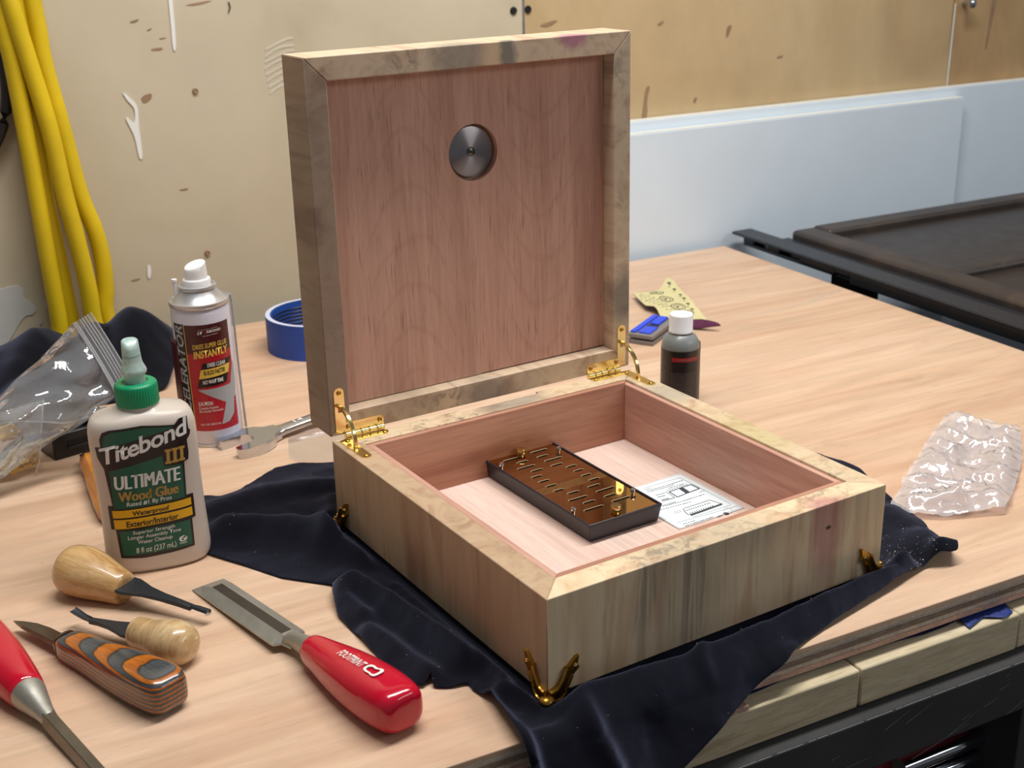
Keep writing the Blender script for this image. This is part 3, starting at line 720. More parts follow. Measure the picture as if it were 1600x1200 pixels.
# hinges
def flatplate(bm, loops, z0, z1, mt):
    sheet(bm, loops, (z1-z0)/2, mt @ Matrix.Translation((0, 0, (z0+z1)/2)))
def arc(cx, cy, r, a0, a1, n=6): return [(cx+r*cos(radians(a0+(a1-a0)*i/n)), cy+r*sin(radians(a0+(a1-a0)*i/n))) for i in range(n+1)]
def hinge(mirror):
    fx = (lambda x: W-x) if mirror else (lambda x: x)
    def mx(l): return [(fx(x), y) for x, y in l]
    bm = NB()
    # lid leaf: L plate let into the lid rail
    lid = [(.0040, .0016), (.0405, .0012)] + arc(.0372, .0048, .0033, -60, 90, 5)[1:] + [(.0115, .0081)] + arc(.0077, .0305, .0037, 0, 180, 8) + [(.0040, .0016)]
    flatplate(bm, [mx(lid), mx(rect2(.0064, .0165, .0092, .0205))], -.0004, .0006, LM)
    # box leaf: L plate on the rails
    bp = [(.0040, D-.0035)] + [(.0115, D-.0022), (.0400, D-.0030)] + [(.0405, D-.0060), (.0380, D-.0085), (.0116, D-.0085)] + arc(.0078, .2262, .0037, 0, -180, 8) + [(.0040, .24)]
    flatplate(bm, [mx(bp), mx(rect2(.0066, .2385, .0092, .2440))], -.0004, .0006, Matrix.Translation((0, 0, H)))
    # knuckles
    k = 0; x = .0100
    while x < .0400:
        L = .0058
        lathe(bm, [(.0021, 0), (.0023, .0003), (.0023, L-.0006), (.0021, L-.0003)], 16, Matrix.Translation((min(fx(x), fx(x+L)), D+.0002, H+.0020)) @ Matrix.Rotation(pi/2, 4, 'Y'))
        x += .00605; k += 1
    h = obj('hinge', bm, 'brass', bx, True, angle=30)
    # curved quadrant arm
    bm = NB(); c = V(fx(.0079), D+.001, H+.0016); R = .0215
    pts = [c+V(0, -R*sin(t), R*cos(t)) for t in [radians(-4+100*i/16) for i in range(17)]]
    secs = []
    for i, p in enumerate(pts):
        t = radians(-4+100*i/16); n_ = V(0, -sin(t), cos(t)); wd = .0013
        secs.append([p+V(-wd, 0, 0)-n_*.0011, p+V(wd, 0, 0)-n_*.0011, p+V(wd, 0, 0)+n_*.0011, p+V(-wd, 0, 0)+n_*.0011])
    rings(bm, secs); obj('support_arm', bm, 'brass', h, False, .0003)
    def screw(mt):
        b_ = NB(); lathe(b_, [(.0017, 0), (.0017, .0004), (.0012, .0007), (.0008, .0002)], 14, mt); obj('screw', b_, 'brassold', h, True)
    for (x, y) in ((.0077, .0305), (.0372, .0048), (.0130, .0052)): screw(LM @ Matrix.Translation((fx(x), y, .0006)))
    for (x, y) in ((.0078, .2262), (.0372, D-.0062), (.0085, D-.0065)): screw(Matrix.Translation((fx(x), y, H+.0006)))
hinge(False); hinge(True)
# corner feet: two leaf wings meeting in a rounded nub under the corner
def foot(cx, cy, d1, d2):
    """d1, d2: unit directions along the two faces away from the corner; the outward normal of face 1 is -d2"""
    wing = rounded([(0, .0040), (.0050, .0055), (.0085, .0105), (.0098, .0150)], 0) + [(.0112, .0148), (.0150, .0190), (.0168, .0196), (.0160, .0150), (.0170, .0125), (.0135, .0095), (.0112, .0040), (.0096, -.0012), (.0060, -.0036), (0, -.0042)]
    bm = NB(); scr = []; sw = 1.16
    wing = [(x_*1.16, z_*1.06) for x_, z_ in wing]
    for a, nrm in ((d1, -d2), (d2, -d1)):
        mt = Matrix(((a.x, 0, nrm.x, cx), (a.y, 0, nrm.y, cy), (0, 1, 0, 0), (0, 0, 0, 1)))
        sheet(bm, [wing], .0011, mt @ Matrix.Translation((0, 0, .0011)))
        # raised rim along the wing's two curved edges
        up = [(.0004, .0032), (.0048, .0046), (.0080, .0098), (.0095, .0140)]
        lo = [(.0004, -.0030), (.0056, -.0026), (.0088, -.0004), (.0104, .0046), (.0126, .0095)]
        for ln in (up, lo):
            tube(bm, [mt @ V(s*sw, z*1.06, .0022) for s, z in ln], .0011, 8, 5)
        scr.append(mt @ Matrix.Translation((.0170, .0150, .0022)))
    q = V(cx, cy, 0) - (d1+d2)*.0012
    sphere(bm, q+V(0, 0, -.0012), .0046, 16, 10, (1, 1, .62))
    f = obj('corner_foot', bm, 'brassold', bx, True, angle=35)
    for mt in scr:
        b_ = NB(); lathe(b_, [(.0015, -.0002), (.0014, .0006), (.0008, .0010)], 12, mt); obj('screw', b_, 'brass', f, True)
X, Y = V(1, 0, 0), V(0, 1, 0)
foot(0, 0, X, Y); foot(W, 0, -X, Y); foot(0, D, X, -Y); foot(W, D, -X, -Y)

BM = Matrix.Translation((0, 0, BZ)) @ Matrix.Rotation(BA, 4, 'Z')     # box frame -> world
# ------------------------------------------------------------------ humidifier tray inside
UX0, UX1, UY0, UY1 = .1088, .1686, .1127, .2553
ub = BM @ V(.1387, .184, .0131)
hu = thing('humidifier_tray', 'flat black humidifier tray with slotted bronze mirror top inside box', 'humidifier', ub, (0, 0, BA))
hw, hl = (UX1-UX0)/2, (UY1-UY0)/2
def U(x, y): return (x-.1387, y-.184)
bm = NB(); loop_o = [U(UX0, UY0), U(UX1, UY0), U(UX1, UY1), U(UX0, UY1)]
secs = []
def rl(ins, z): return [V(math.copysign(hw-ins, x), math.copysign(hl-ins, y), z) for x, y in ((-1, -1), (1, -1), (1, 1), (-1, 1))]
for ins, z in ((.0020, 0), (.0004, .0105), (0, .0125), (.0003, .0133), (.0014, .0133), (.0016, .0122), (.0016, .003)): secs.append(rl(ins, z))
rings(bm, secs); obj('tray', bm, 'humid', hu, False, .0006)
obj('foam_pad', box(NB(), (-hw+.003, -hl+.003, .0032), (hw-.003, hl-.003, .0100)), 'foam', hu)
SL = [(.1194, .1342, .2335), (.1258, .1351, .2252), (.1200, .1350, .2158), (.1259, .1356, .2070), (.1203, .1289, .1980), (.1202, .1290, .1888), (.1200, .1289, .1797), (.1203, .1288, .1706), (.1260, .1356, .1619), (.1202, .1354, .1524), (.1260, .1356, .1437), (.1197, .1357, .1340),
      (.1441, .1585, .2350), (.1434, .1527, .2256), (.1439, .1589, .2165), (.1430, .1530, .2070), (.1506, .1591, .1989), (.1509, .1589, .1901), (.1506, .1590, .1805), (.1507, .1596, .1716), (.1436, .1536, .1628), (.1438, .1593, .1534), (.1437, .1535, .1440), (.1434, .1588, .1349)]
loops = [[U(UX0+.0018, UY0+.0018), U(UX1-.0018, UY0+.0018), U(UX1-.0018, UY1-.0018), U(UX0+.0018, UY1-.0018)]]
for a, b_, y in SL:
    r = .00145; (ax, ay), (bx_, by_) = U(a, y), U(b_, y)
    loops.append(arc(ax+r, ay, r, 90, 270, 5) + arc(bx_-r, by_, r, -90, 90, 5))
bm = NB(); sheet(bm, loops, .0008, Matrix.Translation((0, 0, .0114))); obj('mirror_plate', bm, 'mirror', hu)
bm = NB()
for a, b_, y in SL:
    (ax, ay), (bx_, by_) = U(a, y), U(b_, y); r = .0014
    pth = arc(ax+r, ay, r, 200, 90, 4) + arc(bx_-r, by_, r, 90, -20, 4)
    tube(bm, [(x_, y_, .01205) for x_, y_ in pth], .00022, 6)  # thin pale line on each far edge paints the lit glint
o_ = obj('slot_glints', bm, 'slotglint', hu, True); o_['kind'] = 'stuff'
for x, y in ((.1124, .2248), (.1622, .2256), (.1125, .1359), (.1626, .1371)):
    b_ = NB(); q = U(x, y); lathe(b_, [(.0012, .0120), (.0012, .0138), (.0019, .0140), (.0020, .0152), (.0014, .0160), (.0006, .0157)], 16, Matrix.Translation((q[0], q[1], 0)))
    obj('cap_screw', b_, 'bolt', hu, True)
for x, y in ((.1360, .2357), (.1359, .1206)):
    b_ = NB(); q = U(x, y); lathe(b_, [(.0022, .0120), (.0022, .0134), (.0035, .0136), (.0037, .0142), (.0037, .0172), (.0034, .0176)], 24, Matrix.Translation((q[0], q[1], 0)))
    obj('brass_knob', b_, 'brass', hu, True)
# instruction sheet: drawn in sheet coordinates
PX0, PX1, PY0, PY1 = .1699, .2272, .0962, .1649
pc = BM @ V((PX0+PX1)/2, (PY0+PY1)/2, .0130)
pp = thing('instruction_sheet', 'small white printed instruction sheet lying in box beside the tray', 'paper', pc, (0, 0, BA))
pw, ph = PX1-PX0, PY1-PY0
def pz(x, y): return .0004+.0006*abs(sin(x*55))*abs(sin(y*30+1))
bm = grid(NB(), 14, 16, lambda u, v: V((u-.5)*pw, (v-.5)*ph, pz((u-.5)*pw, (v-.5)*ph)))
obj('sheet', bm, 'paper', pp, True, solid=.00015, soff=-1)
def q2(x, y):
    """survey picture of the sheet -> sheet coordinates"""
    dx, dy = x-590, y-915; a, c = 945, -935; b, d = -305, -505
    det = a*d-b*c; u = (dx*d-c*dy)/det; v = (a*dy-b*dx)/det
    return ((u-.5)*pw, (v-.5)*ph)
def pfn(u, v, off): return V(u, v, pz(u, v)+off)
def pline(x0, y0, x1, y1, wd): 
    a, b_ = Vector(q2(x0, y0)), Vector(q2(x1, y1)); d = (b_-a); n_ = Vector((-d.y, d.x)).normalized()*wd/2
    return poly2([tuple(a-n_), tuple(b_-n_), tuple(b_+n_), tuple(a+n_)])
ink, lite = [], []
def dashes(x0, y0, x1, y1, wd, n_):
    for i in range(n_):
        f0 = i/n_; f1 = f0+(.55+.4*RND.random())/n_
        ink.append(pline(x0+(x1-x0)*f0, y0+(y1-y0)*f0, x0+(x1-x0)*f1, y0+(y1-y0)*f1, wd))
for a in ((100, 385, 640, 220), (60, 365, 170, 335), (130, 400, 505, 285), (425, 340, 650, 275), (400, 375, 715, 280), (350, 612, 970, 425), (320, 660, 770, 530), (335, 600, 545, 535), (640, 850, 825, 795), (670, 875, 1070, 745), (1140, 740, 1210, 715)):
    dashes(*a, .0007, max(4, int((a[2]-a[0])/34)))
for a in ((435, 390, 760, 285), (760, 285, 885, 345), (885, 345, 560, 465), (560, 465, 435, 390)): ink.append(pline(*a, .0010))
ink.append(poly2([q2(*p) for p in ((575, 345), (635, 325), (745, 395), (685, 418))]))
for a in ((650, 632, 1030, 510), (1030, 510, 1210, 565), (640, 640, 690, 700), (690, 700, 730, 725), (235, 450, 400, 395), (400, 395, 520, 475), (520, 475, 330, 530)): ink.append(pline(*a, .0006))
ink.append(poly2([q2(*p) for p in ((735, 715), (1205, 555), (1215, 575), (760, 735))]))
for i in range(11):
    f = i/11; x, y = 690+360*f, 650-115*f
    ink.append(pline(x, y, x+18, y+14, .0007)); ink.append(pline(x+45, y+40, x+63, y+54, .0007))
for i in range(5):
    f = i/5; x, y = 270+110*f, 470-36*f; ink.append(pline(x, y, x+16, y+12, .0007)); ink.append(pline(x+55, y+38, x+70, y+50, .0007))
for a in ((500, 690, 610, 655), (510, 710, 620, 675), (70, 330, 590, 180), (590, 180, 1330, 560), (1340, 575, 780, 750), (880, 405, 960, 370), (560, 830, 1440, 585), (340, 540, 560, 465)): lite.append(pline(*a, .0005))
ink.append(poly2([q2(1260+45*cos(t), 695+14*sin(t)) for t in [2*pi*i/14 for i in range(14)]]))
lite.append(poly2h([[q2(1290+62*cos(t), 655+38*sin(t)) for t in [2*pi*i/20 for i in range(20)]], [q2(1290+58*cos(t), 655+34*sin(t)) for t in [2*pi*i/20 for i in range(20)]]]))
decal('printed_ink', merge(ink), 'ink', pp, pfn, .00010, .004)
decal('printed_ink', merge(lite), 'inklight', pp, pfn, .00007, .004)

# ------------------------------------------------------------------ black cloth under the box, draped over the bench edge
CO = [(-.1114, .2623), (-.121, .290), (-.112, .335), (-.0950, .3620), (-.0843, .3573), (-.0791, .3504), (-.0661, .3532), (-.045, .3700), (-.0269, .3818), (-.0067, .3800), (.016, .370), (.07, .350), (.14, .315), (.25, .318), (.330, .262), (.3562, .1722), (.3600, .155), (.3486, .1251), (.3390, .0936), (.3325, .0619), (.3215, .0400), (.3240, .0281), (.3100, .0075), (.3020, .0085),
      (.2898, .0140), (.2687, .0086), (.2467, .0022), (.2134, -.006), (.1817, -.0138), (.1500, -.0230), (.120, -.034), (.096, -.044), (.078, -.053), (.058, -.064), (.040, -.078), (.024, -.092), (-.022, -.088), (-.0300, -.050), (-.0310, -.0225), (-.0275, .0060), (-.0262, .0175), (-.0300, .0330), (-.0285, .0385), (-.0390, .0395), (-.0480, .0445), (-.0452, .0520), (-.0525, .0470), (-.0600, .0560), (-.0615, .0679), (-.0640, .1088), (-.0665, .1442), (-.0620, .1643), (-.0549, .1825), (-.0802, .2087), (-.0967, .2383)]
RID = [  # ridge lines: points, height, width
    ([(-.054, .170), (-.058, .155), (-.054, .130)], .0095, .0075),
    ([(-.044, .168), (-.036, .140), (-.028, .095), (-.022, .055)], .0150, .0075),
    ([(-.014, .160), (-.011, .120), (-.008, .060), (-.010, .030)], .0100, .0065),
    ([(-.057, .115), (-.050, .080), (-.045, .055)], .0080, .0070),
    ([(-.092, .285), (-.055, .262), (-.030, .232), (-.018, .212)], .0160, .016),
    ([(-.088, .330), (-.050, .338), (-.010, .330), (.01, .32)], .0060, .012),
    ([(-.010, .295), (-.030, .258), (-.038, .232)], .0080, .009),
    ([(.016, -.012), (.070, -.014), (.115, -.012), (.160, -.006), (.205, .002), (.250, .011), (.272, .018)], .0150, .0075),
    ([(.088, -.020), (.096, -.004)], .0040, .004),
    ([(-.016, .020), (-.002, .000), (.010, -.02), (.016, -.05)], .0080, .0060),
    ([(-.027, .018), (-.029, -.010), (-.026, -.05)], .0095, .0045),
    ([(.300, .030), (.315, .050), (.322, .085)], .0050, .014),
    ([(.314, .012), (.300, .014)], .0130, .0075),
    ([(.302, .022), (.313, .038)], .0060, .010)]
Binv = BM.inverted()
def cloth_h(x, y):
    h = .0012
    for pts, hh, wd in RID:
        d = chain((x, y), pts)
        if d < wd*3: h += hh*exp(-(d/wd)**2)
    h += .0020*noise.noise(V(x*45, y*45, 1)) + .0006*noise.noise(V(x*170, y*170, 4))
    b = Binv @ V(x, y, 0)
    # flattened by the box that stands on it
    ins = min(b.x+.004, W+.004-b.x, b.y+.004, D+.004-b.y)
    k = sm(-.007, .002, ins)
    h = h*(1-k) + .0010*k
    if b.x < 0 and b.x > -.014 and 0 < b.y < D: h = min(h, .004+.6*(-b.x))
    return max(.0007, h)
def cloth_pos(x, y):
    h = cloth_h(x, y); y0, r = -.0195, .0075
    if y >= y0: return V(x, y, h)
    s = y0-y; a = s/r
    if a < pi/2*.86:
        n_ = V(0, -sin(a), cos(a)); p = V(x, y0-r*sin(a), -r*(1-cos(a)))
    else:
        a0 = pi/2*.86; rest = s-r*a0
        p = V(x, y0-r*sin(a0), -r*(1-cos(a0))) + V(0, -.50, -.866)*rest
        n_ = V(0, -.866, .5)
    fold = .0035*sin(x*85+.6)*sm(0, .03, s)
    return p + n_*(h+fold+.0018)
vts, fcs = cdt_fill(CO, .0036)
bm = NB(); vs = [bm.verts.new(cloth_pos(x, y)) for x, y in vts]
for f in fcs: bm.faces.new([vs[i] for i in f])
me = bpy.data.meshes.new('black_cloth'); bm.normal_update(); bm.to_mesh(me); bm.free()
if sum(p.normal.z*p.area for p in me.polygons) < 0: me.flip_normals()
cl = mobj('black_cloth', me, 'cloth', None, True, sub=1, solid=.0009, soff=-1, angle=180)
tag(cl, 'dark navy-black cloth spread under the wooden box and hanging over bench edge', 'cloth')

# crumpled cloth at the rear left
HB = [((-.060, .690), .054, .040, .052), ((-.094, .700), .042, .030, .045), ((-.150, .690), .046, .050, .060), ((-.235, .700), .044, .050, .06), ((-.170, .630), .022, .030, .03), ((-.115, .640), .016, .02, .03)]
def heap_h(x, y):
    h = .002
    for (cx, cy), hh, wx_, wy_ in HB: h = max(h, hh*exp(-((x-cx)/wx_)**2-((y-cy)/wy_)**2*.9)*1.02)
    h += .006*noise.noise(V(x*26, y*26, 7))*sm(.0, .03, h) + .0035*abs(noise.noise(V(x*55+y*20, y*22-x*14, 2)))*sm(.0, .02, h)
    return max(.0008, h)
HO = [(-.33, .60), (-.30, .735), (-.22, .748), (-.12, .750), (-.055, .748), (-.028, .730), (-.022, .705), (-.0255, .697), (-.021, .690), (-.026, .680), (-.0245, .668), (-.034, .640), (-.040, .628), (-.055, .600), (-.085, .588), (-.13, .590), (-.18, .585), (-.24, .575)]
vts, fcs = cdt_fill(HO, .0055)
bm = NB(); vs = [bm.verts.new((x, y, heap_h(x, y))) for x, y in vts]
for f in fcs: bm.faces.new([vs[i] for i in f])
bm.normal_update(); me = bpy.data.meshes.new('crumpled_cloth'); bm.to_mesh(me); bm.free()
if sum(p.normal.z*p.area for p in me.polygons) < 0: me.flip_normals()
tag(mobj('crumpled_cloth', me, 'cloth2', None, True, sub=1, solid=.0010, soff=-1, angle=180), 'black crumpled cloth heaped at rear left by the yellow cord', 'cloth')

# ------------------------------------------------------------------ wood glue bottle
GB = thing('glue_bottle', 'white wood glue bottle with green label and green twist cap', 'bottle', (-.1415, .2785, 0), (radians(0), radians(-1.0), radians(-8))); GB.scale = (.955, .955, .985)
HB_ = .1130
prof = [(.0, .86), (.0008, .925), (.003, .968), (.006, .988), (.010, 1.0), (.02, 1.0), (.03, 1.0), (.04, 1.0), (.05, 1.0), (.06, .998), (.07, .996), (.08, .993), (.09, .992), (.098, .985), (.1025, .962), (.106, .915), (.1085, .84), (.1105, .74), (.1120, .60), (.1130, .42), (.1136, .37), (.118, .37)]
GA, GBd, GN = .0358, .0205, 2.7
def gsec(z):
    for (z0, k0), (z1, k1) in zip(prof, prof[1:]):
        if z0 <= z <= z1: return k0+(k1-k0)*(z-z0)/(z1-z0)
    return 1
def gabn(z):
    k = gsec(z); t = sm(.1085, .1135, z)
    a = GA*k*(1.0 - .028*(sm(.0, .05, z)-sm(.05, .095, z))); b = GBd*k
    nk = .0128
    return a*(1-t)+nk*t, b*(1-t)+nk*t, GN*(1-t)+2*t
bm = NB(); secs = []
for i in range(len(prof)):
    z = prof[i][0]; a, b_, n_ = gabn(z); s = []
    for k in range(160):
        t = 2*pi*k/160; c, d = cos(t), sin(t)
        s.append(V(a*math.copysign(abs(c)**(2/n_), c), b_*math.copysign(abs(d)**(2/n_), d), z))
    secs.append(s)
rings(bm, secs); obj('body', bm, 'gluebody', GB, True, angle=60)
def gfn(u, v, off):
    a, b_, n_ = gabn(min(max(v, .0), .097)); x = max(-a*.995, min(a*.995, u))
    return V(x, -b_*(max(0, 1-abs(x/a)**n_))**(1/n_)-off, v)
# survey of the label -> (u, z)
def gl(x, y): return ((x-(530-(1130-y)*.094))/10824-.0, (1130-y)/9870)
def glp(pts): return [gl(x, y+13*((x-(530-(1130-y)*.094))/300)**2) for x, y in pts]
def gtext(s, x0, y0, x1, y1, bold=.0, shear=0., slope=0., **kw):
    """text box in survey pixels, y0 top, y1 bottom at the left end; slope = rise per pixel"""
    bm = text2(s, x0, -y1, x1, -y0, bold, shear, **kw)
    for v in bm.verts:
        px_, py_ = v.co.x, -v.co.y - slope*(v.co.x-x0)
        u, z = gl(px_, py_); v.co = (u, z, 0)
    return bm
ST = .0025
border = [(130, 150), (148, 108), (195, 95), (420, 95), (655, 122), (690, 85), (750, 80), (757, 165), (773, 185), (766, 212), (742, 240), (752, 330), (748, 375), (716, 386), (722, 620), (772, 618), (785, 785), (757, 790), (770, 990), (600, 1008), (400, 1012), (235, 990), (208, 785), (178, 782), (162, 615), (195, 615), (150, 352), (112, 280), (98, 205), (135, 205)]
decal('label_border', poly2(glp(border)), 'lblack', GB, gfn, .00025, ST)
decal('label_field', merge([poly2(glp([(152, 178), (165, 130), (205, 112), (420, 112), (628, 130), (660, 140), (655, 152), (500, 182), (152, 222)])),
      poly2(glp([(185, 370), (560, 318), (570, 392), (700, 400), (710, 630), (205, 640)])), poly2(glp([(232, 800), (742, 796), (752, 975), (250, 975)]))]), 'lgreen', GB, gfn, .0004, ST)
decal('label_band', poly2(glp([(112, 222), (120, 215), (350, 190), (560, 158), (690, 125), (706, 92), (742, 90), (748, 172), (762, 190), (752, 212), (730, 228), (560, 262), (420, 300), (260, 335), (165, 350), (130, 292)])), 'lblack', GB, gfn, .0005, ST)
decal('lettering', gtext('Titebond', 123, 226, 742, 345, .022, 0, .218, spacing=.93), 'lwhite', GB, gfn, .00065, ST)
def serif_i(x0, x1, y0, y1):
    w_ = x1-x0; t = (y1-y0)*.17; c = w_*.24
    return [(x0, y0), (x1, y0), (x1, y0+t), (x1-c, y0+t), (x1-c, y1-t), (x1, y1-t), (x1, y1), (x0, y1), (x0, y1-t), (x0+c, y1-t), (x0+c, y0+t), (x0, y0+t)]
decal('label_band', poly2(glp([(568, 268), (738, 262), (742, 372), (570, 388)])), 'lblack', GB, gfn, .0005, ST)
decal('lettering', merge([poly2(glp(serif_i(577+k*50, 623+k*50, 280-k*3, 380-k*3))) for k in range(3)]), 'lgold', GB, gfn, .0007, ST)
decal('lettering', merge([gtext('ULTIMATE', 213+k, 420, 674+k, 514, 0, 0, .006) for k in (0, 3, 6, 9)]), 'lwhite', GB, gfn, .0006, ST)
decal('lettering', merge([gtext('Wood Glue', 235+k, 530, 658+k, 598, 0, 0, .006) for k in (0, 3, 6, 8)]), 'lgold', GB, gfn, .0006, ST)
decal('lettering', merge([gtext('Rated #1 By Pros', 293, 606, 612, 643, .008, 0, .012), gtext('Superior Strength', 325, 812, 626, 845, .004, 0, .01), gtext('Longer Assembly Time', 288, 846, 670, 880, .004, 0, .01), gtext('Water Cleanup', 356, 882, 606, 916, .004, 0, .01), gtext('8 fl oz (237 mL)', 343, 934, 632, 984, .0, 0, .01)]), 'lwhite', GB, gfn, .0006, ST)
decal('label_band', merge([poly2(glp([(188, 648), (753, 642), (757, 694), (194, 702)])), poly2(glp([(196, 714), (759, 708), (763, 768), (202, 780)]))]), 'lyellow', GB, gfn, .0006, ST)
decal('lettering', merge([gtext('Waterproof', 328, 672, 592, 714, .022, 0, .01), gtext('Exterior/Interior', 283, 740, 655, 782, .022, 0, .01)]), 'lblack', GB, gfn, .0008, ST)
lg = [[(652+0, 925), (660, 908), (685, 900), (700, 904), (684, 910), (672, 922), (676, 934), (690, 936), (690, 926), (682, 926), (684, 918), (706, 918), (704, 936), (690, 942), (664, 940)], [(700, 908), (714, 912), (712, 934), (706, 934), (708, 918)]]
lines = [[(656, 948), (712, 946), (712, 949), (656, 951)], [(660, 955), (708, 953), (708, 956), (660, 958)]]
decal('emblem', merge([poly2(glp(p)) for p in lg+lines]), 'lwhite', GB, gfn, .0006, ST)
cz = .1135
bm = NB(); secs = []
for r, z, rib in ((.0128, 0, 0), (.0139, .0006, 0), (.0140, .0010, 1), (.0139, .0128, 1), (.0137, .0140, 0), (.0125, .0150, 0), (.0085, .0152, 0), (.0080, .0145, 0)):
    s = []
    for k in range(192):
        a = 2*pi*k/192; rr = r + (.00032 if (k % 4) < 2 else -.00012)*rib
        s.append(V(rr*cos(a), rr*sin(a), cz+z))
    secs.append(s)
rings(bm, secs); obj('cap', bm, 'green', GB, True, angle=32)
nz0 = cz+.0142
bm = NB(); lathe(bm, [(.0071, 0), (.0071, .0062), (.0082, .0066), (.0088, .0080), (.0082, .0098), (.0066, .0135), (.0062, .0160), (.0058, .0235), (.0055, .0285), (.0045, .0295)], 32, Matrix.Translation((0, 0, nz0)))
for v in bm.verts:      # slanted, chiselled tip
    t = v.co.z-nz0
    if t > .0225: v.co.z -= sm(.0225, .029, t)*max(0, (-v.co.y+.000))*.85
nz = obj('nozzle', bm, 'nozzle', GB, True, angle=45)
bm = lathe(NB(), [(.0050, .0170), (.0050, .0190), (.0062, .0192)], 24, Matrix.Translation((0, 0, nz0))); obj('nozzle_ring', bm, 'green', nz, True)

# ------------------------------------------------------------------ accelerator aerosol can
CA = thing('aerosol_can', 'white aerosol can with red accelerator label and white spray button', 'can', (-.0488, .4690, 0), (0, radians(-1.0), radians(-6)))
CA.scale = (.955, .955, 1.0)
CR = .0242
bm = NB(); lathe(bm, [(.0222, 0), (.0236, .0004), (.0242, .0015), (.0236, .0030), (CR, .0042), (CR, .1100), (.0236, .1150), (.0232, .1160)], 64); obj('body', bm, 'canwhite', CA, True, angle=50)
bm = NB(); lathe(bm, [(.0222, .0001), (.0245, .0004), (.0248, .0016), (.0244, .0028), (.0238, .0030)], 64, cap=False); obj('bottom_rim', bm, 'cansilver', CA, True)
bm = NB(); lathe(bm, [(.0232, .1150), (.0246, .1160), (.0248, .1172), (.0246, .1190), (.0236, .1196), (.0230, .1182), (.0215, .1188), (.0150, .1265), (.0146, .1275), (.0153, .1280), (.0156, .1292), (.0150, .1304), (.0138, .1306), (.0130, .1290), (.0120, .1288)], 64); obj('shoulder', bm, 'cansilver', CA, True, angle=50)
bm = NB(); lathe(bm, [(.0114, .1285), (.0114, .1345), (.0110, .1352), (.0094, .1356), (.0093, .1372), (.0091, .1420), (.0087, .1484), (.0083, .1489), (.004, .1489)], 40)
for v in bm.verts:
    if v.co.z > .1450: v.co.z -= max(0, -v.co.x*.9-v.co.y*.4+.0085)*.30
btn = obj('spray_button', bm, 'whitecap', CA, True, angle=32)
bm = lathe(NB(), [(.0011, 0), (.0013, .0005)], 10, Matrix.Translation((-.0083, -.0008, .1395)) @ Matrix.Rotation(-pi/2, 4, 'Y')); obj('spray_hole', bm, 'blackmatte', btn)
bm = NB(); tube(bm, [(-.0170, .006, .1215), (-.0172, .006, .1345)], .0018, 12); tube(bm, [(-.0172, .006, .1335), (-.0172, .006, .1352)], .0023, 12); obj('button_post', bm, 'whitecap', CA, True)
bm = NB(); tube(bm, [(.0252, -.004, .1205), (.0258, -.0045, .112), (.0256, -.0045, .06), (.0262, -.0045, .006)], .0010, 10, 6); obj('spray_straw', bm, 'straw', CA, True)
def cfn(u, v, off):
    a = u/CR; return V((CR+off)*sin(a), -(CR+off)*cos(a), v)
def cl_(x, y):
    ax = 436-(1014-y)*.0645; k = max(-.995, min(.995, (x-ax)/254))
    # the can's rings sag towards the viewer: undo the bow of the ellipse
    yy = y + 26*(1-sqrt(1-k*k))
    return (CR*asin(k), (1092-yy)/10026)
def clp(p): return [cl_(*q) for q in p]
def ctext(s, x0, y0, x1, y1, bold=0., shear=0., slope=0., **kw):
    bm = text2(s, x0, -y1, x1, -y0, bold, shear, **kw)
    for v in bm.verts:
        u, z = cl_(v.co.x, -v.co.y-slope*(v.co.x-x0)); v.co = (u, z, 0)
    return bm
def urect(x0, x1, z0, z1): return poly2(rect2(x0, z0, x1, z1))
CS = .003
L0, L1 = cl_(218, 400)[0], cl_(590, 400)[0]
zt, zb = .1035, .0145
decal('label_panel', urect(L0, L1, zb, zt), 'canred', CA, cfn, .00012, CS)
decal('label_panel', urect(L0, L1, .0800, zt), 'canmaroon', CA, cfn, .0002, CS)
decal('label_strip', urect(L0-.0125, L0-.0006, .012, zt+.0005), 'canblack', CA, cfn, .00012, CS)
decal('label_strip', urect(L0-.0006, L0, .012, zt), 'cangold', CA, cfn, .00014, CS)
decal('label_panel', urect(L0-.030, L0-.0126, .0125, .079), 'canmaroon', CA, cfn, .00012, CS)
decal('label_panel', poly2(clp([(278, 590), (562, 575), (588, 410), (604, 400), (612, 600), (604, 690), (592, 700), (582, 830), (535, 888), (465, 902), (513, 720)])), 'cansil', CA, cfn, .0002, CS)
decal('lettering', merge([ctext('ST', 297, 110, 340, 131, .01, 0, .05), ctext('RBOND', 378, 103, 497, 124, .02, 0, .05), poly2(clp([(300, 96), (470, 84), (470, 85.5), (300, 97.5)])), poly2(clp([(340, 145), (470, 136), (470, 138), (340, 147)]))]), 'lwhite', CA, cfn, .0003, CS)
decal('lettering', ctext('A', 348, 106, 374, 128, .0, 0, .0), 'canred', CA, cfn, .0003, CS)
decal('lettering', merge([ctext('DRIES SUPER GLUE', 256, 212, 546, 252, .012, 0, .05), ctext('INSTANTLY', 262, 266, 552, 330, .03, 0, .06)]), 'cangold', CA, cfn, .0003, CS)
decal('label_bar', merge([poly2(clp([(325, 372), (577, 348), (564, 396), (312, 420)])), poly2(clp([(292, 502), (546, 478), (530, 552), (276, 572)]))]), 'canblack', CA, cfn, .0003, CS)
decal('label_bar', poly2(clp([(310, 424), (562, 400), (548, 474), (293, 498)])), 'cangold', CA, cfn, .0003, CS)
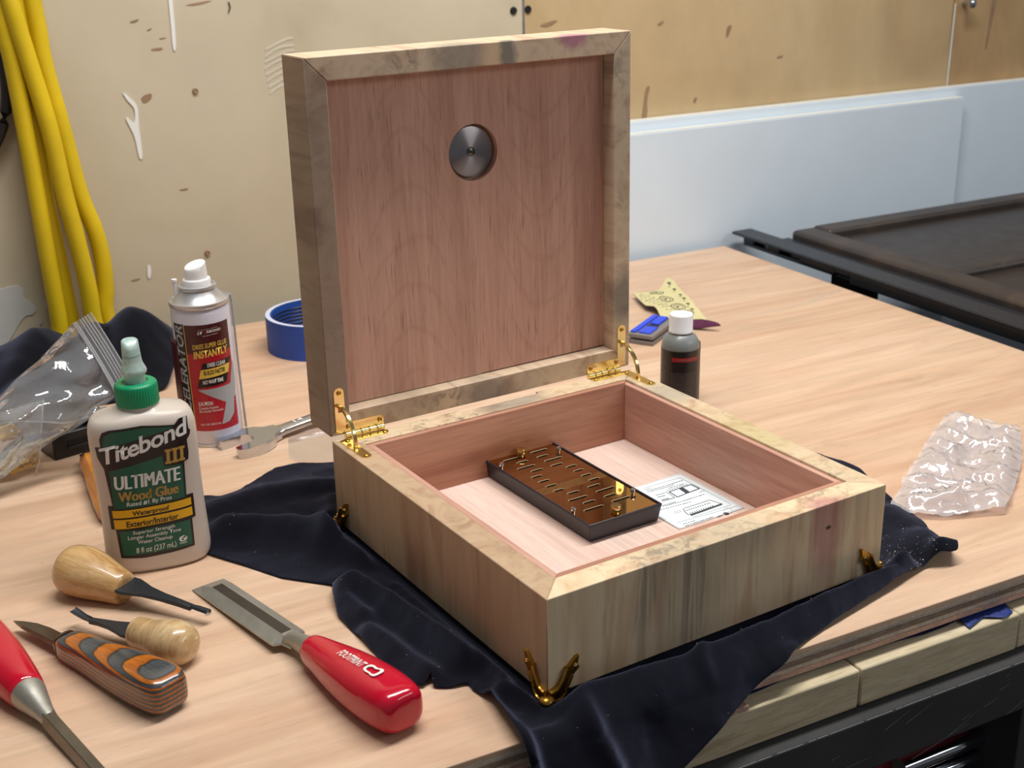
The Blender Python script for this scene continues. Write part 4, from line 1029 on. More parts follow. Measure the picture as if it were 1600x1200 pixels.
decal('lettering', merge([ctext('DRIES CLEAR', 366, 372, 524, 406, .02, 0, .04), ctext('NO WAIT TIME', 322, 512, 498, 546, .02, 0, .04), ctext('CAUTION:', 277, 692, 398, 724, .02, 0, .0), ctext('Contains Acetone', 280, 732, 440, 756, 0, 0, .0), ctext('Extremely Flammable', 285, 762, 482, 788, 0, 0, .0), ctext('8 FL OZ. (236.5 mL)', 290, 878, 456, 898, .01, 0, .0)]), 'lwhite', CA, cfn, .0004, CS)
decal('lettering', ctext('BUILDS FASTER', 333, 434, 520, 470, .02, 0, .05), 'canblack', CA, cfn, .0004, CS)
bm = text2('ACCELERATOR', .012, -(L0-.0018), .103, -(L0-.0105), .02, .2)
for v in bm.verts: v.co = (-v.co.y, v.co.x, 0)
decal('lettering', bm, 'cansil', CA, cfn, .0003, CS)
# label end lifting off the can at the left
bm = grid(NB(), 8, 20, lambda u, v: (lambda a, r: V(r*sin(a), -r*cos(a), .014+.075*v))(-1.25-.5*u, CR+.0002+.0030*u*u*(1-.3*v)))
obj('lifted_label', bm, 'canmaroon', CA, True, solid=.0002)

# ------------------------------------------------------------------ blue tape roll, wrench, film
TA = thing('tape_roll', 'roll of blue painters tape lying flat behind the open lid', 'tape', (.1075, .650, 0))
TR, TT, TI = .0500, .0345, .0440
bm = NB(); lathe(bm, [(TR, 0), (TR, TT)], 72, cap=False); lathe(bm, [(TI+.0016, TT), (TR, TT)], 72, cap=False); lathe(bm, [(TI+.0016, 0), (TR, 0)], 72, cap=False)
bmesh.ops.remove_doubles(bm, verts=bm.verts, dist=1e-6); obj('tape', bm, 'tapeblue', TA, True)
bm = NB(); lathe(bm, [(TI+.0014, TT+.0003), (TR-.0002, TT+.0003)], 72, cap=False); obj('tape_edge', bm, 'tapeedge', TA)
bm = NB(); lathe(bm, [(TI, 0), (TI, TT*.98), (TI+.0015, TT*.98), (TI+.0015, 0)], 72, cap=False); obj('core', bm, 'tapecore', TA, True)
bm = NB()
for k in range(7): lathe(bm, [(TI-.0001, .004+.0038*k), (TI-.0005, .0045+.0038*k), (TI-.0005, .0052+.0038*k), (TI-.0001, .0057+.0038*k)], 72, cap=False)
o = obj('core_print', bm, 'canblack', TA)
bm = text2('O', -.006, .010, .006, .024, .02)
def tfn(u, v, off):
    a = radians(-112)+u/TR; return V((TR+off)*cos(a), (TR+off)*sin(a), v)
decal('lettering', bm, 'lwhite', TA, tfn, .0003, .003)
bm = NB(); sheet(bm, [[(.135, .672), (.142, .677), (.140, .670)]], .0001)
WR = thing('wrench', 'chrome open-ended wrench lying with its jaw beside the aerosol can', 'wrench', (-.0275, .4345, .0), (0, radians(-2.2), radians(15)))
hd = []
for a in range(-128, 129, 8):
    t = radians(a); hd.append((.0205*cos(t), .0205*sin(t)*1.0))
# jaw: cut a slot facing -x, prongs with flat ends
outl = [(.016, .0085), (.011, .0150), (.003, .0190), (-.008, .0205), (-.019, .0195), (-.0235, .0160), (-.0235, .0090), (-.0060, .0086), (-.0015, .0050), (-.0000, 0), (-.0015, -.0050), (-.0060, -.0086), (-.0215, -.0092), (-.0228, -.0150), (-.0190, -.0198), (-.008, -.0212), (.003, -.0195), (.012, -.0150), (.017, -.0085), (.024, -.0065), (.024, .0062)]
bm = NB(); sheet(bm, [outl], .0042, Matrix.Translation((0, 0, .0046))); obj('jaw', bm, 'chrome', WR, False, .0009, 3)
bm = NB(); secs = []
for x, w_, h_ in ((.018, .0085, .0036), (.028, .0066, .0034), (.045, .0060, .0032), (.16, .0062, .0032), (.172, .010, .0038), (.180, .012, .0042), (.188, .010, .0040)):
    secs.append([V(x, -w_, .0046-h_*.55), V(x, -w_*.55, .0046-h_), V(x, w_*.55, .0046-h_), V(x, w_, .0046-h_*.55), V(x, w_, .0046+h_*.55), V(x, w_*.55, .0046+h_), V(x, -w_*.55, .0046+h_), V(x, -w_, .0046+h_*.55)])
rings(bm, secs); obj('handle', bm, 'chrome', WR, False, .0012, 3)
bm = text2('14', .040, -.002, .049, .0025, .02)
decal('size_mark', bm, 'lwhite', WR, lambda u, v, o_: V(u, v, .0046+.0034+o_), .0002)
fo = [(-.0093, .3829), (-.0110, .3950), (.0015, .4340), (.0247, .4423), (.0600, .4400), (.0720, .4000), (.0500, .3760), (.0163, .3690)]
vts, fcs = cdt_fill(fo, .006)
bm = NB(); vs = [bm.verts.new((x, y, .0012+.0018*abs(noise.noise(V(x*70, y*70, 3))))) for x, y in vts]
for f in fcs: bm.faces.new([vs[i] for i in f])
tag(obj('clear_film', bm, 'film', None, True), 'flat piece of clear film lying under wrench beside the box', 'film')

# ------------------------------------------------------------------ black device, orange handled chisel, zip bag and its brass parts
DV = thing('black_clamp_case', 'black plastic device with slotted front half under the zip bag', 'device', (-.160, .528, 0), (0, 0, radians(14)))
obj('case', box(NB(), (-.024, -.040, 0), (.018, .040, .021)), 'black', DV, False, .002)
obj('top_ledge', box(NB(), (-.020, -.034, .0211), (.010, .034, .0245)), 'black', DV, False, .0015)
obj('slot', box(NB(), (-.012, -.0407, .009), (.008, -.0402, .0135)), 'blackmatte', DV, False, .0002)
obj('slot_lip', box(NB(), (-.013, -.0414, .0072), (.009, -.0402, .0088)), 'black', DV, False, .0003)
obj('side_block', box(NB(), (.0185, -.030, 0), (.036, .035, .019)), 'black', DV, False, .002)
obj('brown_tab', box(NB(), (.005, -.036, .0246), (.030, -.024, .0275)), 'panelframe', DV, False, .0006)
OC = thing('carving_chisel', 'carving tool with faceted orange wooden handle standing behind the glue bottle', 'chisel', (-.153, .452, .0095), (0, radians(2), radians(-93)))
bm = NB(); secs = []
for x, r in ((0, .0062), (.003, .0076), (.010, .0086), (.020, .0078), (.045, .0090), (.080, .0096), (.100, .0088), (.108, .006)):
    secs.append([V(x, r*cos(pi/8+k*pi/4), r*sin(pi/8+k*pi/4)*.95) for k in range(8)])
rings(bm, secs); obj('handle', bm, 'orangewood', OC, False)
bm = lathe_x(NB(), [(-.003, .0056, .0056, 0), (.0008, .0062, .0062, 0)], 16); obj('ferrule', bm, 'blackmatte', OC, True)
bm = lathe_x(NB(), [(-.018, .0050, .0012, -.004, 4), (-.012, .0048, .0016, -.003, 4), (-.006, .0040, .0022, 0, 3), (-.002, .0030, .0028, 0)], 12); obj('blade', bm, 'steeldark', OC, True)

ZB = thing('zip_bag', 'clear zip-top plastic bag propped up at left beside glue bottle', 'bag', (-.18, .46, 0))
def zb(p): return V(*p)-V(-.18, .46, 0)
def bag_layer(s, front):
    A, B = V(-.1480, .470, .1135), V(-.1265, .448, .0580)          # zip line: top corner, lower corner
    E1, E2 = V(-.262, .452, .036), V(-.245, .430, .002)             # bag bottom, off to the left
    def f(u, v):
        p = (A*(1-v)+B*v)*(1-u) + (E1*(1-v)+E2*v)*u
        bul = sin(pi*u)**.6*sin(pi*v)
        p += V(.15, -.95, .25)*(front*(.010+.010*u)*bul)
        p.z += -.004*sin(pi*u)*(1-v) + .003*noise.noise(V(u*3, v*4, 3+front))
        p.y += .009*noise.noise(V(u*2.4+front*3, v*3.2, 9)) + .007*abs(noise.noise(V(u*4+v*3, v*2, 5+front)))
        p.z = max(p.z, .0015)
        return p-V(-.18, .46, 0)
    return grid(NB(), 46, 34, f)
obj('bag_front', bag_layer(0, 1), 'bag', ZB, True)
obj('bag_back', bag_layer(0, -1), 'bag', ZB, True)
def zline(k, v): 
    A, B = V(-.1480, .470, .1135), V(-.1265, .448, .0580)
    n_ = V(.0145, .002, .0060)*k
    return zb(A*(1-v)+B*v+n_+V(0, .003*sin(v*5), .0025*sin(v*3.1)))
bm = grid(NB(), 6, 24, lambda u, v: zline(u, v)); obj('zip_strip', bm, 'bag', ZB, True)
for k in (0.02, .12, .36, .50, .64, .78, .98):
    obj('zip_rib', tube(NB(), [zline(k, i/20) for i in range(21)], .00055 if k > .2 else .0009, 6), 'ziprib', ZB, True)
# lower lobe of the bag, slumped on the bench with hardware in it
def lobe(front):
    def f(u, v):
        a = V(-.232, .462, .004)*(1-u) + V(-.1860, .478, .004)*u
        t = V(-.225, .470, .052)*(1-u) + V(-.1745, .492, .050)*u
        p = a*(1-v)+t*v
        bul = sin(pi*u)**.7*sin(pi*min(1, v*.9+.08))
        p += V(.2, -.95, 0)*front*.014*bul
        p += V(1, .3, 0)*.005*noise.noise(V(u*6, v*5, 2+front)) + V(0, -1, 0)*.006*abs(noise.noise(V(u*8+2, v*7, 6+front)))
        p.z = max(.0012, p.z)
        return p-V(-.18, .46, 0)
    return grid(NB(), 26, 24, f)
obj('bag_pocket', lobe(1), 'bag', ZB, True); obj('bag_pocket', lobe(-1), 'bag', ZB, True)
bm = NB(); tube(bm, [zb(p) for p in ((-.1750, .490, .050), (-.1830, .470, .030), (-.1870, .463, .014), (-.1920, .462, .002))], .0006, 6, 6); tube(bm, [zb(p) for p in ((-.1475, .462, .040), (-.163, .468, .036), (-.178, .472, .0385), (-.200, .466, .045), (-.235, .455, .050))], .0006, 6, 6)
obj('bag_seam', bm, 'ziprib', ZB, True)
def brass_plate(loc, rz, tilt, label):
    t = thing('hinge_plate', label, 'hinge', loc, (tilt, 0, rz), 'brass hardware in the zip bag')
    bm = NB(); sheet(bm, [[(-.014, -.004), (.012, -.004)] + arc(.012, 0, .004, -90, 90, 6) + [(-.014, .004)], arc(.011, 0, .0015, 0, 345, 12), arc(-.009, 0, .0015, 0, 345, 12)], .0006); obj('plate', bm, 'brass', t)
    lathe(bm := NB(), [(.0016, -.012), (.0018, -.011), (.0018, .011), (.0016, .012)], 12, Matrix.Translation((0, .0052, .001)) @ Matrix.Rotation(pi/2, 4, 'Y')); obj('knuckle', bm, 'brass', t, True)
brass_plate((-.214, .4585, .040), .35, .9, 'brass hinge leaf lying highest inside the zip bag')
brass_plate((-.214, .4700, .013), -.8, .6, 'brass hinge leaf standing low in the zip bag, nearer its left side')
brass_plate((-.199, .4690, .009), .5, 1.2, 'brass hinge leaf at the bottom right of the zip bag')
t = thing('curved_stay', 'thin curved brass stay lying across the hardware in zip bag', 'stay', (-.205, .4640, .012), (1.1, .2, .4), 'brass hardware in the zip bag')
obj('stay_arm', tube(NB(), [(.02*cos(a), .02*sin(a), 0) for a in [radians(10*i) for i in range(2, 12)]], .0010, 8), 'brass', t, True)
obj('pivot', lathe(NB(), [(.0018, -.001), (.0018, .001)], 10, Matrix.Translation((.0188, .0068, 0))), 'brass', t, True)

# ------------------------------------------------------------------ small bottle, blue marking tool, sandpaper, poly bag
SB = thing('small_bottle', 'small grey squeeze bottle with white cap and black label behind box', 'bottle', (.3215, .3400, 0), (0, 0, radians(-30)))
SR = .0162
bm = NB(); lathe(bm, [(.0140, 0), (.0158, .0008), (SR, .0025), (SR, .0520), (.0160, .0545), (.0150, .0580), (.0130, .0612), (.0104, .0632), (.0094, .0640), (.0094, .0650)], 48); obj('body', bm, 'greybottle', SB, True, angle=50)
bm = NB(); lathe(bm, [(.0098, .0648), (.0103, .0652), (.0103, .0662), (.0100, .0666), (.0100, .0795), (.0096, .0803), (.0085, .0806)], 48); obj('cap', bm, 'whitecap', SB, True, angle=50)
def bfn(u, v, off):
    a = u/SR; return V((SR+off)*sin(a), -(SR+off)*cos(a), v)
decal('label', urect(-.050, .040, .004, .0515), 'labelbk', SB, bfn, .0002, .002)
bm = grid(NB(), 6, 10, lambda u, v: (lambda a, r: V(r*sin(a), -r*cos(a), .004+.050*v))(.040/SR-1.0+.55*u+.0, SR+.0004+.0016*u)); 
obj('lifted_label', bm, 'labelbk', SB, True, solid=.0003)
decal('label_bar', urect(-.0085, .0150, .0425, .0462), 'labelred', SB, bfn, .0004, .002)
decal('lettering', merge([poly2(rect2(-.003+k*.0018, .0438, -.0018+k*.0018, .0450)) for k in range(9)]), 'labelgrey', SB, bfn, .0005)
decal('lettering', merge([text2('CX', -.0205, .0300, -.0145, .0340, .01), text2('O', -.0205, .0430, -.0180, .0455, .0)]), 'labelgrey', SB, bfn, .0004, .002)
decal('label_lines', merge([urect(-.009, .012, .012+.0018*k, .0124+.0018*k) for k in range(12)]), 'labelgrey', SB, bfn, .0004, .003)

BT_ = thing('honing_guide', 'flat grey marking tool with bright blue inserts behind the white-capped bottle', 'tool', (.4000, .5030, 0), (0, 0, radians(34)))
bm = NB(); box(bm, (-.026, -.0135, 0), (.036, .0135, .0042)); obj('base', bm, 'greytool', BT_, False, .0005)
bm = NB(); box(bm, (-.026, -.0135, .0062), (.036, .0135, .0102)); box(bm, (-.004, -.012, .0042), (.036, .012, .0062)); obj('body', bm, 'greytool', BT_, False, .0006)
obj('blue_insert', box(NB(), (-.021, -.0085, .0102), (.000, .0040, .0116)), 'bluetool', BT_, False, .0006)
obj('blue_insert', box(NB(), (-.022, .0060, .0102), (.036, .0120, .0120)), 'bluetool', BT_, False, .0006)
obj('blue_insert', box(NB(), (.008, -.0060, .0102), (.034, .0040, .0125)), 'bluetool', BT_, False, .001)
obj('black_clip', box(NB(), (.001, -.0070, .0102), (.006, .0045, .0113)), 'black', BT_, False, .0003)

SPp = thing('sandpaper_sheet', 'torn curled sheet of purple sandpaper showing its printed yellow back', 'sandpaper', (.465, .565, 0))
so = [(.4582, .6244), (.4781, .6158), (.4882, .6172), (.5036, .6275), (.5075, .6300), (.5126, .6295), (.5022, .5960), (.4922, .5675), (.4770, .5310), (.4623, .4953), (.4560, .5040), (.4500, .5120), (.4400, .5170), (.4308, .5242), (.4396, .5473), (.4457, .5647), (.4433, .5768), (.4500, .6000)]
def sph(x, y):
    h = .0060 + .0045*exp(-(segd((x, y), (.505, .628), (.465, .50))/.016)**2) + .0035*exp(-(segd((x, y), (.47, .60), (.447, .555))/.012)**2)
    h += .004*exp(-((x-.506)/.012)**2-((y-.629)/.012)**2) + .0015*noise.noise(V(x*60, y*60, 3))
    return max(.0012, h)
def spos(x, y): return V(x-.465, y-.565, sph(x, y))
vts, fcs = cdt_fill(so, .005)
bm = NB(); vs = [bm.verts.new(spos(x, y)) for x, y in vts]
for f in fcs: bm.faces.new([vs[i] for i in f])
obj('paper_back', bm, 'sandback', SPp, True)
bm = NB(); vs = [bm.verts.new(spos(x, y)-V(0, 0, .0006)) for x, y in vts]
for f in fcs: bm.faces.new([vs[i] for i in f])
obj('grit_face', bm, 'sandgrit', SPp, True)
# curled front lip showing the grit side
lipA = [(.4308, .5242), (.4400, .5170), (.4500, .5120), (.4560, .5040), (.4623, .4953)]
lipB = [(.4285, .5190, .0012), (.4360, .5090, .0012), (.4440, .5040, .0014), (.4530, .4960, .0020), (.4690, .4800, .0065)]
def lip(u, v):
    k = min(3, int(u*4)); f = u*4-k
    a = Vector(lipA[k]).lerp(Vector(lipA[k+1]), f); b_ = Vector(lipB[k]).lerp(Vector(lipB[k+1]), f)
    p = spos(a.x, a.y)-V(0, 0, .0003); q = b_-V(.465, .565, 0)
    return p.lerp(q, v) + V(.002, -.003, .001)*sin(pi*v)
bm = grid(NB(), 17, 8, lip)
obj('curled_lip', bm, 'sandgrit', SPp, True, solid=.0004)
def sfn(u, v, off): return spos(u, v)+V(0, 0, off)
prt = []
def okp(cx, cy, m_): return inside((cx, cy), so) and min(segd((cx, cy), a, b) for a, b in zip(so, so[1:]+so[:1])) > m_
for (cx, cy) in ((.4740, .6020), (.4700, .5780), (.4660, .5500), (.4600, .5270)):
    if not okp(cx, cy, .0095): continue
    for r0, r1 in ((.0075, .0066), (.0048, .0043)):
        prt.append(poly2h([[(cx+r0*cos(a)*.9, cy+r0*sin(a)*1.25) for a in [2*pi*i/24 for i in range(24)]], [(cx+r1*cos(a)*.9, cy+r1*sin(a)*1.25) for a in [2*pi*i/24 for i in range(24)]]]))
    prt.append(text2('P', cx-.0018, cy-.0022, cx+.0018, cy+.0022, .02))
for (cx, cy) in ((.5010, .6170), (.4960, .6000), (.4900, .5800), (.4850, .5660), (.4780, .5490), (.4710, .5320)):
    if not okp(cx, cy, .0055): continue
    prt.append(text2('P', cx-.0016, cy-.003, cx+.0020, cy+.003, .03)); prt.append(poly2(rect2(cx-.0055, cy-.006, cx-.0035, cy-.0045)))
for k in range(12):
    y = .612-.008*k
    for j in range(3):
        x = .4500+.0045*j
        if okp(x+.002, y, .003): prt.append(poly2(rect2(x, y, x+.0036-.0008*(k % 3), y+.0010)))
decal('printed_marks', merge(prt), 'ink', SPp, sfn, .0003, .004)

po = [(.4934, .1974), (.5050, .1720), (.5156, .1430), (.4700, .1000), (.4330, .0720), (.3985, .0480), (.3920, .0450), (.3700, .0520), (.3480, .0600), (.3330, .0720), (.3260, .0880), (.3380, .0980), (.3560, .1080), (.3640, .1164), (.4000, .1390), (.4330, .1620), (.4640, .1820)]
def poly_h(x, y, k):
    n1 = 1-min(1, 3*abs(noise.noise(V(x*30+y*14, y*30, k)))); n2 = 1-min(1, 3*abs(noise.noise(V(x*70+4-y*30, y*60+x*25, k+3))))
    d = min(segd((x, y), a, b) for a, b in zip(po, po[1:]+po[:1]))
    e_ = sm(0, .02, d)
    # bulging long sides and a slumped mouth at the near end
    side = exp(-(segd((x, y), (.36, .110), (.49, .190))/.010)**2)*.008 + exp(-(segd((x, y), (.40, .052), (.51, .145))/.010)**2)*.010 + exp(-(segd((x, y), (.34, .082), (.392, .055))/.012)**2)*.012 + exp(-(segd((x, y), (.49, .19), (.512, .15))/.012)**2)*.006
    return .0015 + (side + .0075*n1*n1 + .0035*n2*n2)*(.35+.65*e_)
PB = thing('plastic_bag', 'empty crinkled clear plastic bag lying flat at the right beside cloth', 'bag', (.42, .12, 0))
for k, s in ((1, 1.), (8, .35)):
    vts, fcs = cdt_fill(po, .0028, k)
    bm = NB(); vs = [bm.verts.new((x-.42, y-.12, poly_h(x, y, k)*s)) for x, y in vts]
    for f in fcs: bm.faces.new([vs[i] for i in f])
    obj('bag_film', bm, 'bag2' if k == 1 else 'film', PB, True, angle=180)

# ------------------------------------------------------------------ hand tools in front
def frame(p0, p1, z0, z1):
    """Empty pose for a tool whose local +x runs from p0 to p1"""
    dx, dy = p1[0]-p0[0], p1[1]-p0[1]; L = sqrt(dx*dx+dy*dy)
    return (p0[0], p0[1], z0), (0, -atan2(z1-z0, L), atan2(dy, dx)), sqrt(L*L+(z1-z0)**2)
# bench chisel: local x from handle butt to blade tip
loc, rot, L = frame((-.0775, .0115), (-.1230, .2200), .0142, .0052)
CH = thing('bench_chisel', 'broad steel chisel with a red handle lying beside the black cloth', 'chisel', loc, rot)
bm = lathe_x(NB(), [(.0000, .0078, .0078, 0, 3), (.0012, .0112, .0104, 0, 3), (.0045, .0138, .0122, 0, 2.8), (.012, .0153, .0134, 0, 2.7), (.024, .0162, .0140, 0, 2.6), (.040, .0158, .0138, 0, 2.5), (.058, .0142, .0128, 0, 2.4), (.074, .0116, .0110, 0, 2.2), (.086, .0098, .0098, 0, 2.1), (.0925, .0088, .0090, 0, 2), (.0945, .0070, .0074, 0, 2)], 40)
ch_prof = [(.0, .008), (.012, .0134), (.024, .0140), (.040, .0138), (.058, .0128), (.074, .0110), (.09, .009)]
obj('handle', bm, 'chiselred', CH, True, angle=180, sub=1)
bm = lathe_x(NB(), [(.0935, .0070, .0070, 0), (.100, .0058, .0058, -.0003), (.110, .0050, .0048, -.0012), (.116, .0058, .0042, -.0022)], 24); obj('bolster', bm, 'steel', CH, True)
bm = NB(); secs = []
def bsec(x, w_, fl, zt, zb): return [V(x, -w_, zb), V(x, w_, zb), V(x, w_, zb+.0012), V(x, fl, zt), V(x, -fl, zt), V(x, -w_, zb+.0012)]
zb_ = -.0046
for x, w_, fl, th in ((.108, .0050, .0030, .0036), (.1165, .0066, .0036, .0048), (.1185, .0108, .0036, .0048), (.1205, .0112, .0036, .0047), (.205, .0113, .0037, .0042), (.2065, .0113, .0038, .0041)): secs.append(bsec(x, w_, fl, zb_+th, zb_))
secs.append([V(.2190, -.0113, zb_), V(.2190, .0113, zb_), V(.2190, .0113, zb_+.0002), V(.2190, .0040, zb_+.0004), V(.2190, -.0040, zb_+.0004), V(.2190, -.0113, zb_+.0002)])
rings(bm, secs); obj('blade', bm, 'steel', CH, False)
bm = NB(); box(bm, (.121, -.0034, zb_+.0047), (.2055, .0034, zb_+.00490), None)
for v in bm.verts: v.co.z -= (v.co.x-.121)*.0060
obj('blade_flat', bm, 'steelflat', CH)  # darker strip along the middle of the blade
def chrad(x):
    for (a, ra), (b_, rb) in zip(ch_prof, ch_prof[1:]):
        if a <= x <= b_: return ra+(rb-ra)*(x-a)/(b_-a)
    return .009
def hfn(u, v, off):
    r = chrad(u); a = v/(r*1.05); e_ = 2.5
    c, d = sin(a), cos(a)
    return V(u, r*1.12*math.copysign(abs(c)**(2/e_), c), (r+off)*abs(d)**(2/e_)+off*.6)
bm = text2('FOOTPRINT', -.0580, -.0030, -.0345, .0008, .004, .25)
for v in bm.verts: v.co = (-v.co.x, -v.co.y+.0005, 0)
decal('lettering', bm, 'lwhite', CH, hfn, .00055, .0015)
ft = rounded([(x_-.0092, y_*.95) for x_, y_ in [(.0420, .0030), (.0385, .0040), (.0355, .0034), (.0330, .0042), (.0305, .0030), (.0305, -.0010), (.0330, -.0022), (.0360, -.0006), (.0395, -.0012), (.0425, -.0002)]], 2)
cxm = sum(p[0] for p in ft)/len(ft); cym = sum(p[1] for p in ft)/len(ft)
fi = [(cxm+(x-cxm)*.72, cym+(y-cym)*.60) for x, y in ft]
decal('emblem', poly2h([ft, fi]), 'lwhite', CH, hfn, .00055, .0015)

# narrow chisel at left, running off the frame: local x from handle to blade
loc, rot, L = frame((-.2705, .2300), (-.2290, .0600), .0150, .0050)
C2 = thing('narrow_chisel', 'narrow chisel with red handle and long steel shank at lower left edge', 'chisel', loc, rot)
bm = lathe_x(NB(), [(.0, .008, .008, 0, 3), (.002, .0125, .012, 0, 2.8), (.014, .0150, .0142, 0, 2.6), (.040, .0155, .0145, 0, 2.4), (.062, .0142, .0135, 0, 2.3), (.082, .0122, .0118, 0, 2.1), (.096, .0102, .0102, 0, 2), (.0975, .009, .009, 0, 2)], 40)
obj('handle', bm, 'chiselred', C2, True, sub=1, angle=180)
bm = lathe_x(NB(), [(.0955, .0096, .0096, 0), (.0985, .0094, .0094, 0), (.106, .0076, .0076, -.0004), (.116, .0054, .0052, -.001), (.122, .0046, .0044, -.0012), (.1235, .0040, .0040, -.0012)], 28); obj('bolster', bm, 'steel', C2, True)
bm = NB(); secs = [bsec(x, w_, fl, -.0008+t_, -.0008-t_) for x, w_, fl, t_ in ((.121, .0042, .003, .0034), (.130, .0045, .0028, .0032), (.23, .0046, .0028, .0026))]; rings(bm, secs); obj('blade', bm, 'steeldark', C2, False, .0003)

# whittling knife: local x from tip to butt
loc, rot, L = frame((-.2380, .2290), (-.1790, .0915), .0060, .0085)
KX = .937
KN = thing('carving_knife', 'carving knife with laminated orange and grey wooden handle and short blade', 'knife', loc, rot); KN.scale = (KX, 1, 1)
bm = NB(); secs = []
for x, w_, y0, th in ((0, .0004, -.0045, .0003), (.004, .0026, -.0030, .0007), (.012, .0052, -.0012, .0012), (.024, .0062, 0, .0015), (.042, .0064, .0002, .0018), (.052, .0062, .0002, .0019)):
    secs.append([V(x, y0-w_, -th*.9), V(x, y0+w_, -th*.05), V(x, y0+w_, th*.05), V(x, y0-w_, th*.9)])
rings(bm, secs); bmesh.ops.rotate(bm, verts=bm.verts, cent=(0, 0, 0), matrix=Matrix.Rotation(radians(-12), 3, 'X')); obj('blade', bm, 'steeldark', KN, False)
bm = lathe_x(NB(), [(.0490, .0074, .0062, .0005, 3), (.0512, .0076, .0064, .0005, 3)], 24); obj('bolster', bm, 'steeldark', KN, True)
bm = NB(); secs = []
hp = []
for x, y, b_ in ((.0508, .0070, .0050), (.0530, .0086, .0064), (.060, .0096, .0074), (.070, .0094, .0080), (.082, .0098, .0084), (.096, .0112, .0086), (.112, .0124, .0086), (.128, .0132, .0085), (.142, .0134, .0082), (.152, .0128, .0076), (.1575, .0110, .0062), (.1598, .0080, .0040)):
    tz = .0068+(x-.0508)*.088 - (.0012 if x < .052 else 0) - max(0, x-.150)**1.5*5
    hp.append((x, y, (tz+b_)/2, (tz-b_)/2))
bm = lathe_x(NB(), [(x, y, z, c, 4.2) for x, y, z, c in hp], 40); obj('handle', bm, 'laminate', KN, True, sub=1, angle=180)

# palm gouge with bulb at left, blade towards the right: local x from bulb end to tip
loc, rot, L = frame((-.2045, .2690), (-.1350, .1745), .0158, .0050)
G1 = thing('palm_gouge', 'palm gouge with pear-shaped wooden handle and dark blade, in front of glue bottle', 'gouge', loc, rot); G1.scale = (.905, .92, .92)
bm = lathe_x(NB(), [(0, .0050, .0050, 0), (.0008, .0100, .0098, 0), (.0035, .0152, .0146, 0), (.008, .0186, .0166, 0), (.014, .0200, .0174, 0), (.021, .0198, .0172, 0), (.030, .0178, .0160, -.0002), (.040, .0148, .0142, -.0008), (.049, .0126, .0126, -.0016), (.054, .0118, .0118, -.0020), (.0558, .0108, .0108, -.0020), (.0566, .0085, .0085, -.0020)], 40)
obj('handle', bm, 'ash', G1, True, sub=1, angle=180)
def flatblade(spec):
    bm = NB(); rings(bm, [[V(x, -w_, z-t_), V(x, w_, z-t_), V(x, w_, z+t_), V(x, -w_, z+t_)] for x, w_, z, t_ in spec]); return bm
obj('blade', flatblade([(.055, .0100, .0012, .0012), (.061, .0102, .0014, .0012), (.066, .0086, .0016, .0012), (.075, .0056, .0018, .0013), (.088, .0037, .0020, .0014), (.104, .0026, .0022, .0016), (.113, .0022, .0020, .0017)]), 'gougesteel', G1, False, .0004)
bm = NB(); secs = []
for x, r in ((.1115, .0022), (.118, .0029), (.1268, .0031)):
    secs.append([V(x, r*cos(a), .0020+r*sin(a)) for a in [radians(200-10*0+28*i) for i in range(6)]] + [V(x, (r-.0008)*cos(a), .0022+(r-.0008)*sin(a)) for a in [radians(340-28*i) for i in range(6)]])
secs2 = [[p for p in s] for s in secs]
rings(bm, secs2); bmesh.ops.rotate(bm, verts=bm.verts, cent=(.118, 0, .002), matrix=Matrix.Rotation(pi, 3, 'X'))
gv = obj('gouge_tip', bm, 'gougesteel', G1, True, angle=40)
bm = NB(); lathe_x(bm, [(.1262, .0027, .0022, .0026, 2), (.1272, .0026, .0021, .0026, 2)], 12); obj('cutting_edge', bm, 'chrome', gv, True)

# bent palm gouge, bulb at right: local x from bulb end to tip
loc, rot, L = frame((-.1580, .1335), (-.2095, .2165), .0128, .0075)
G2 = thing('palm_gouge', 'palm gouge with short round pale handle beside the laminated knife handle', 'gouge', loc, rot); G2.scale = (.915, .84, .84)
bm = lathe_x(NB(), [(0, .0040, .0040, 0), (.0008, .0085, .0080, 0), (.0035, .0130, .0122, 0), (.009, .0162, .0150, 0), (.016, .0176, .0155, 0), (.023, .0166, .0148, 0), (.030, .0140, .0126, -.0004), (.037, .0120, .0114, -.0004), (.046, .0118, .0116, 0), (.0485, .0106, .0106, 0), (.0494, .0080, .0080, 0)], 40)
obj('handle', bm, 'ashpale', G2, True, sub=1, angle=180)
obj('blade', flatblade([(.0475, .0096, .0004, .0012), (.054, .0094, .0004, .0012), (.060, .0074, .0002, .0012), (.070, .0046, .0000, .0013), (.081, .0030, -.0004, .0015), (.090, .0024, -.0012, .0016)]), 'gougesteel', G2, False, .0004)
bm = NB(); secs = []
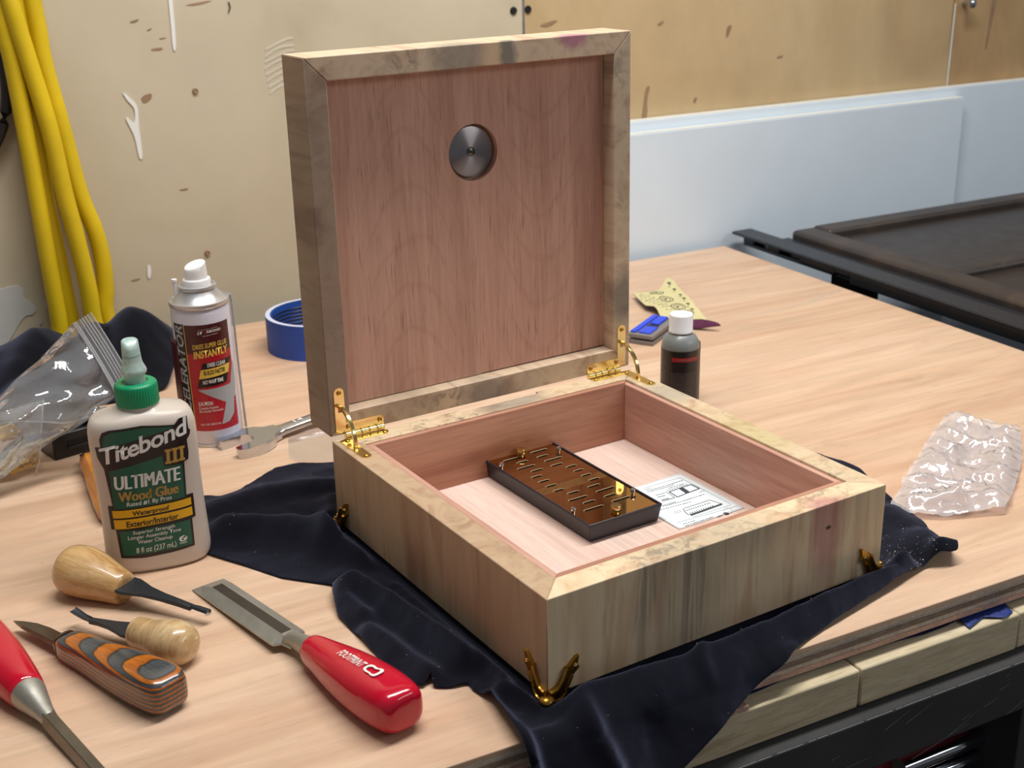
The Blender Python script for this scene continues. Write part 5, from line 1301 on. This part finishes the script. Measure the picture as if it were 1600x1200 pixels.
for x, w_, z in ((.0885, .0023, -.0012), (.096, .0028, -.0002), (.1035, .0034, .0022), (.1062, .0033, .0032)):
    secs.append([V(x, -w_, z+.0014), V(x, -w_*.6, z-.0008), V(x, w_*.6, z-.0008), V(x, w_, z+.0014), V(x, w_*.6, z+.0004), V(x, -w_*.6, z+.0004)])
rings(bm, secs); obj('gouge_tip', bm, 'gougesteel', G2, True, angle=40)

# ------------------------------------------------------------------ sawdust and shavings
bm = NB()
def speck(p, r):
    m_ = Matrix.Translation(p) @ Matrix.Rotation(RND.uniform(0, 6), 4, Vector((RND.random(), RND.random(), RND.random()+.1)).normalized()) @ Matrix.Diagonal((r*RND.uniform(1, 2.0), r, r*.6, 1))
    v = [bm.verts.new(m_ @ V(*q)) for q in ((1, 0, 0), (-1, 0, 0), (0, 1, 0), (0, -1, 0), (0, 0, 1), (0, 0, -1))]
    for f in ((0, 2, 4), (2, 1, 4), (1, 3, 4), (3, 0, 4), (2, 0, 5), (1, 2, 5), (3, 1, 5), (0, 3, 5)): bm.faces.new([v[i] for i in f])
n_ = 0
def onbox(x, y):
    b = Binv @ V(x, y, 0); return -.003 < b.x < W+.003 and -.003 < b.y < D+.003
while n_ < 120:
    x, y = RND.gauss(.285, .014), RND.gauss(.028, .018)
    if inside((x, y), CO) and not onbox(x, y): speck(cloth_pos(x, y)+V(0, 0, .0004), RND.uniform(.00014, .00038)); n_ += 1
n_ = 0
while n_ < 130:
    x, y = RND.uniform(-.11, .34), RND.uniform(-.05, .37)
    if inside((x, y), CO) and not onbox(x, y): speck(cloth_pos(x, y)+V(0, 0, .0003), RND.uniform(.00012, .0003)); n_ += 1
for i in range(160):
    x, y = RND.uniform(-.25, .6), RND.uniform(0, .7)
    if not inside((x, y), CO) and not onbox(x, y): speck(V(x, y, .0002), RND.uniform(.0002, .0006))
sd = obj('sawdust', bm, 'dust'); sd['kind'] = 'stuff'; tag(sd, 'pale sawdust specks and chips scattered over cloth and bench', 'sawdust')
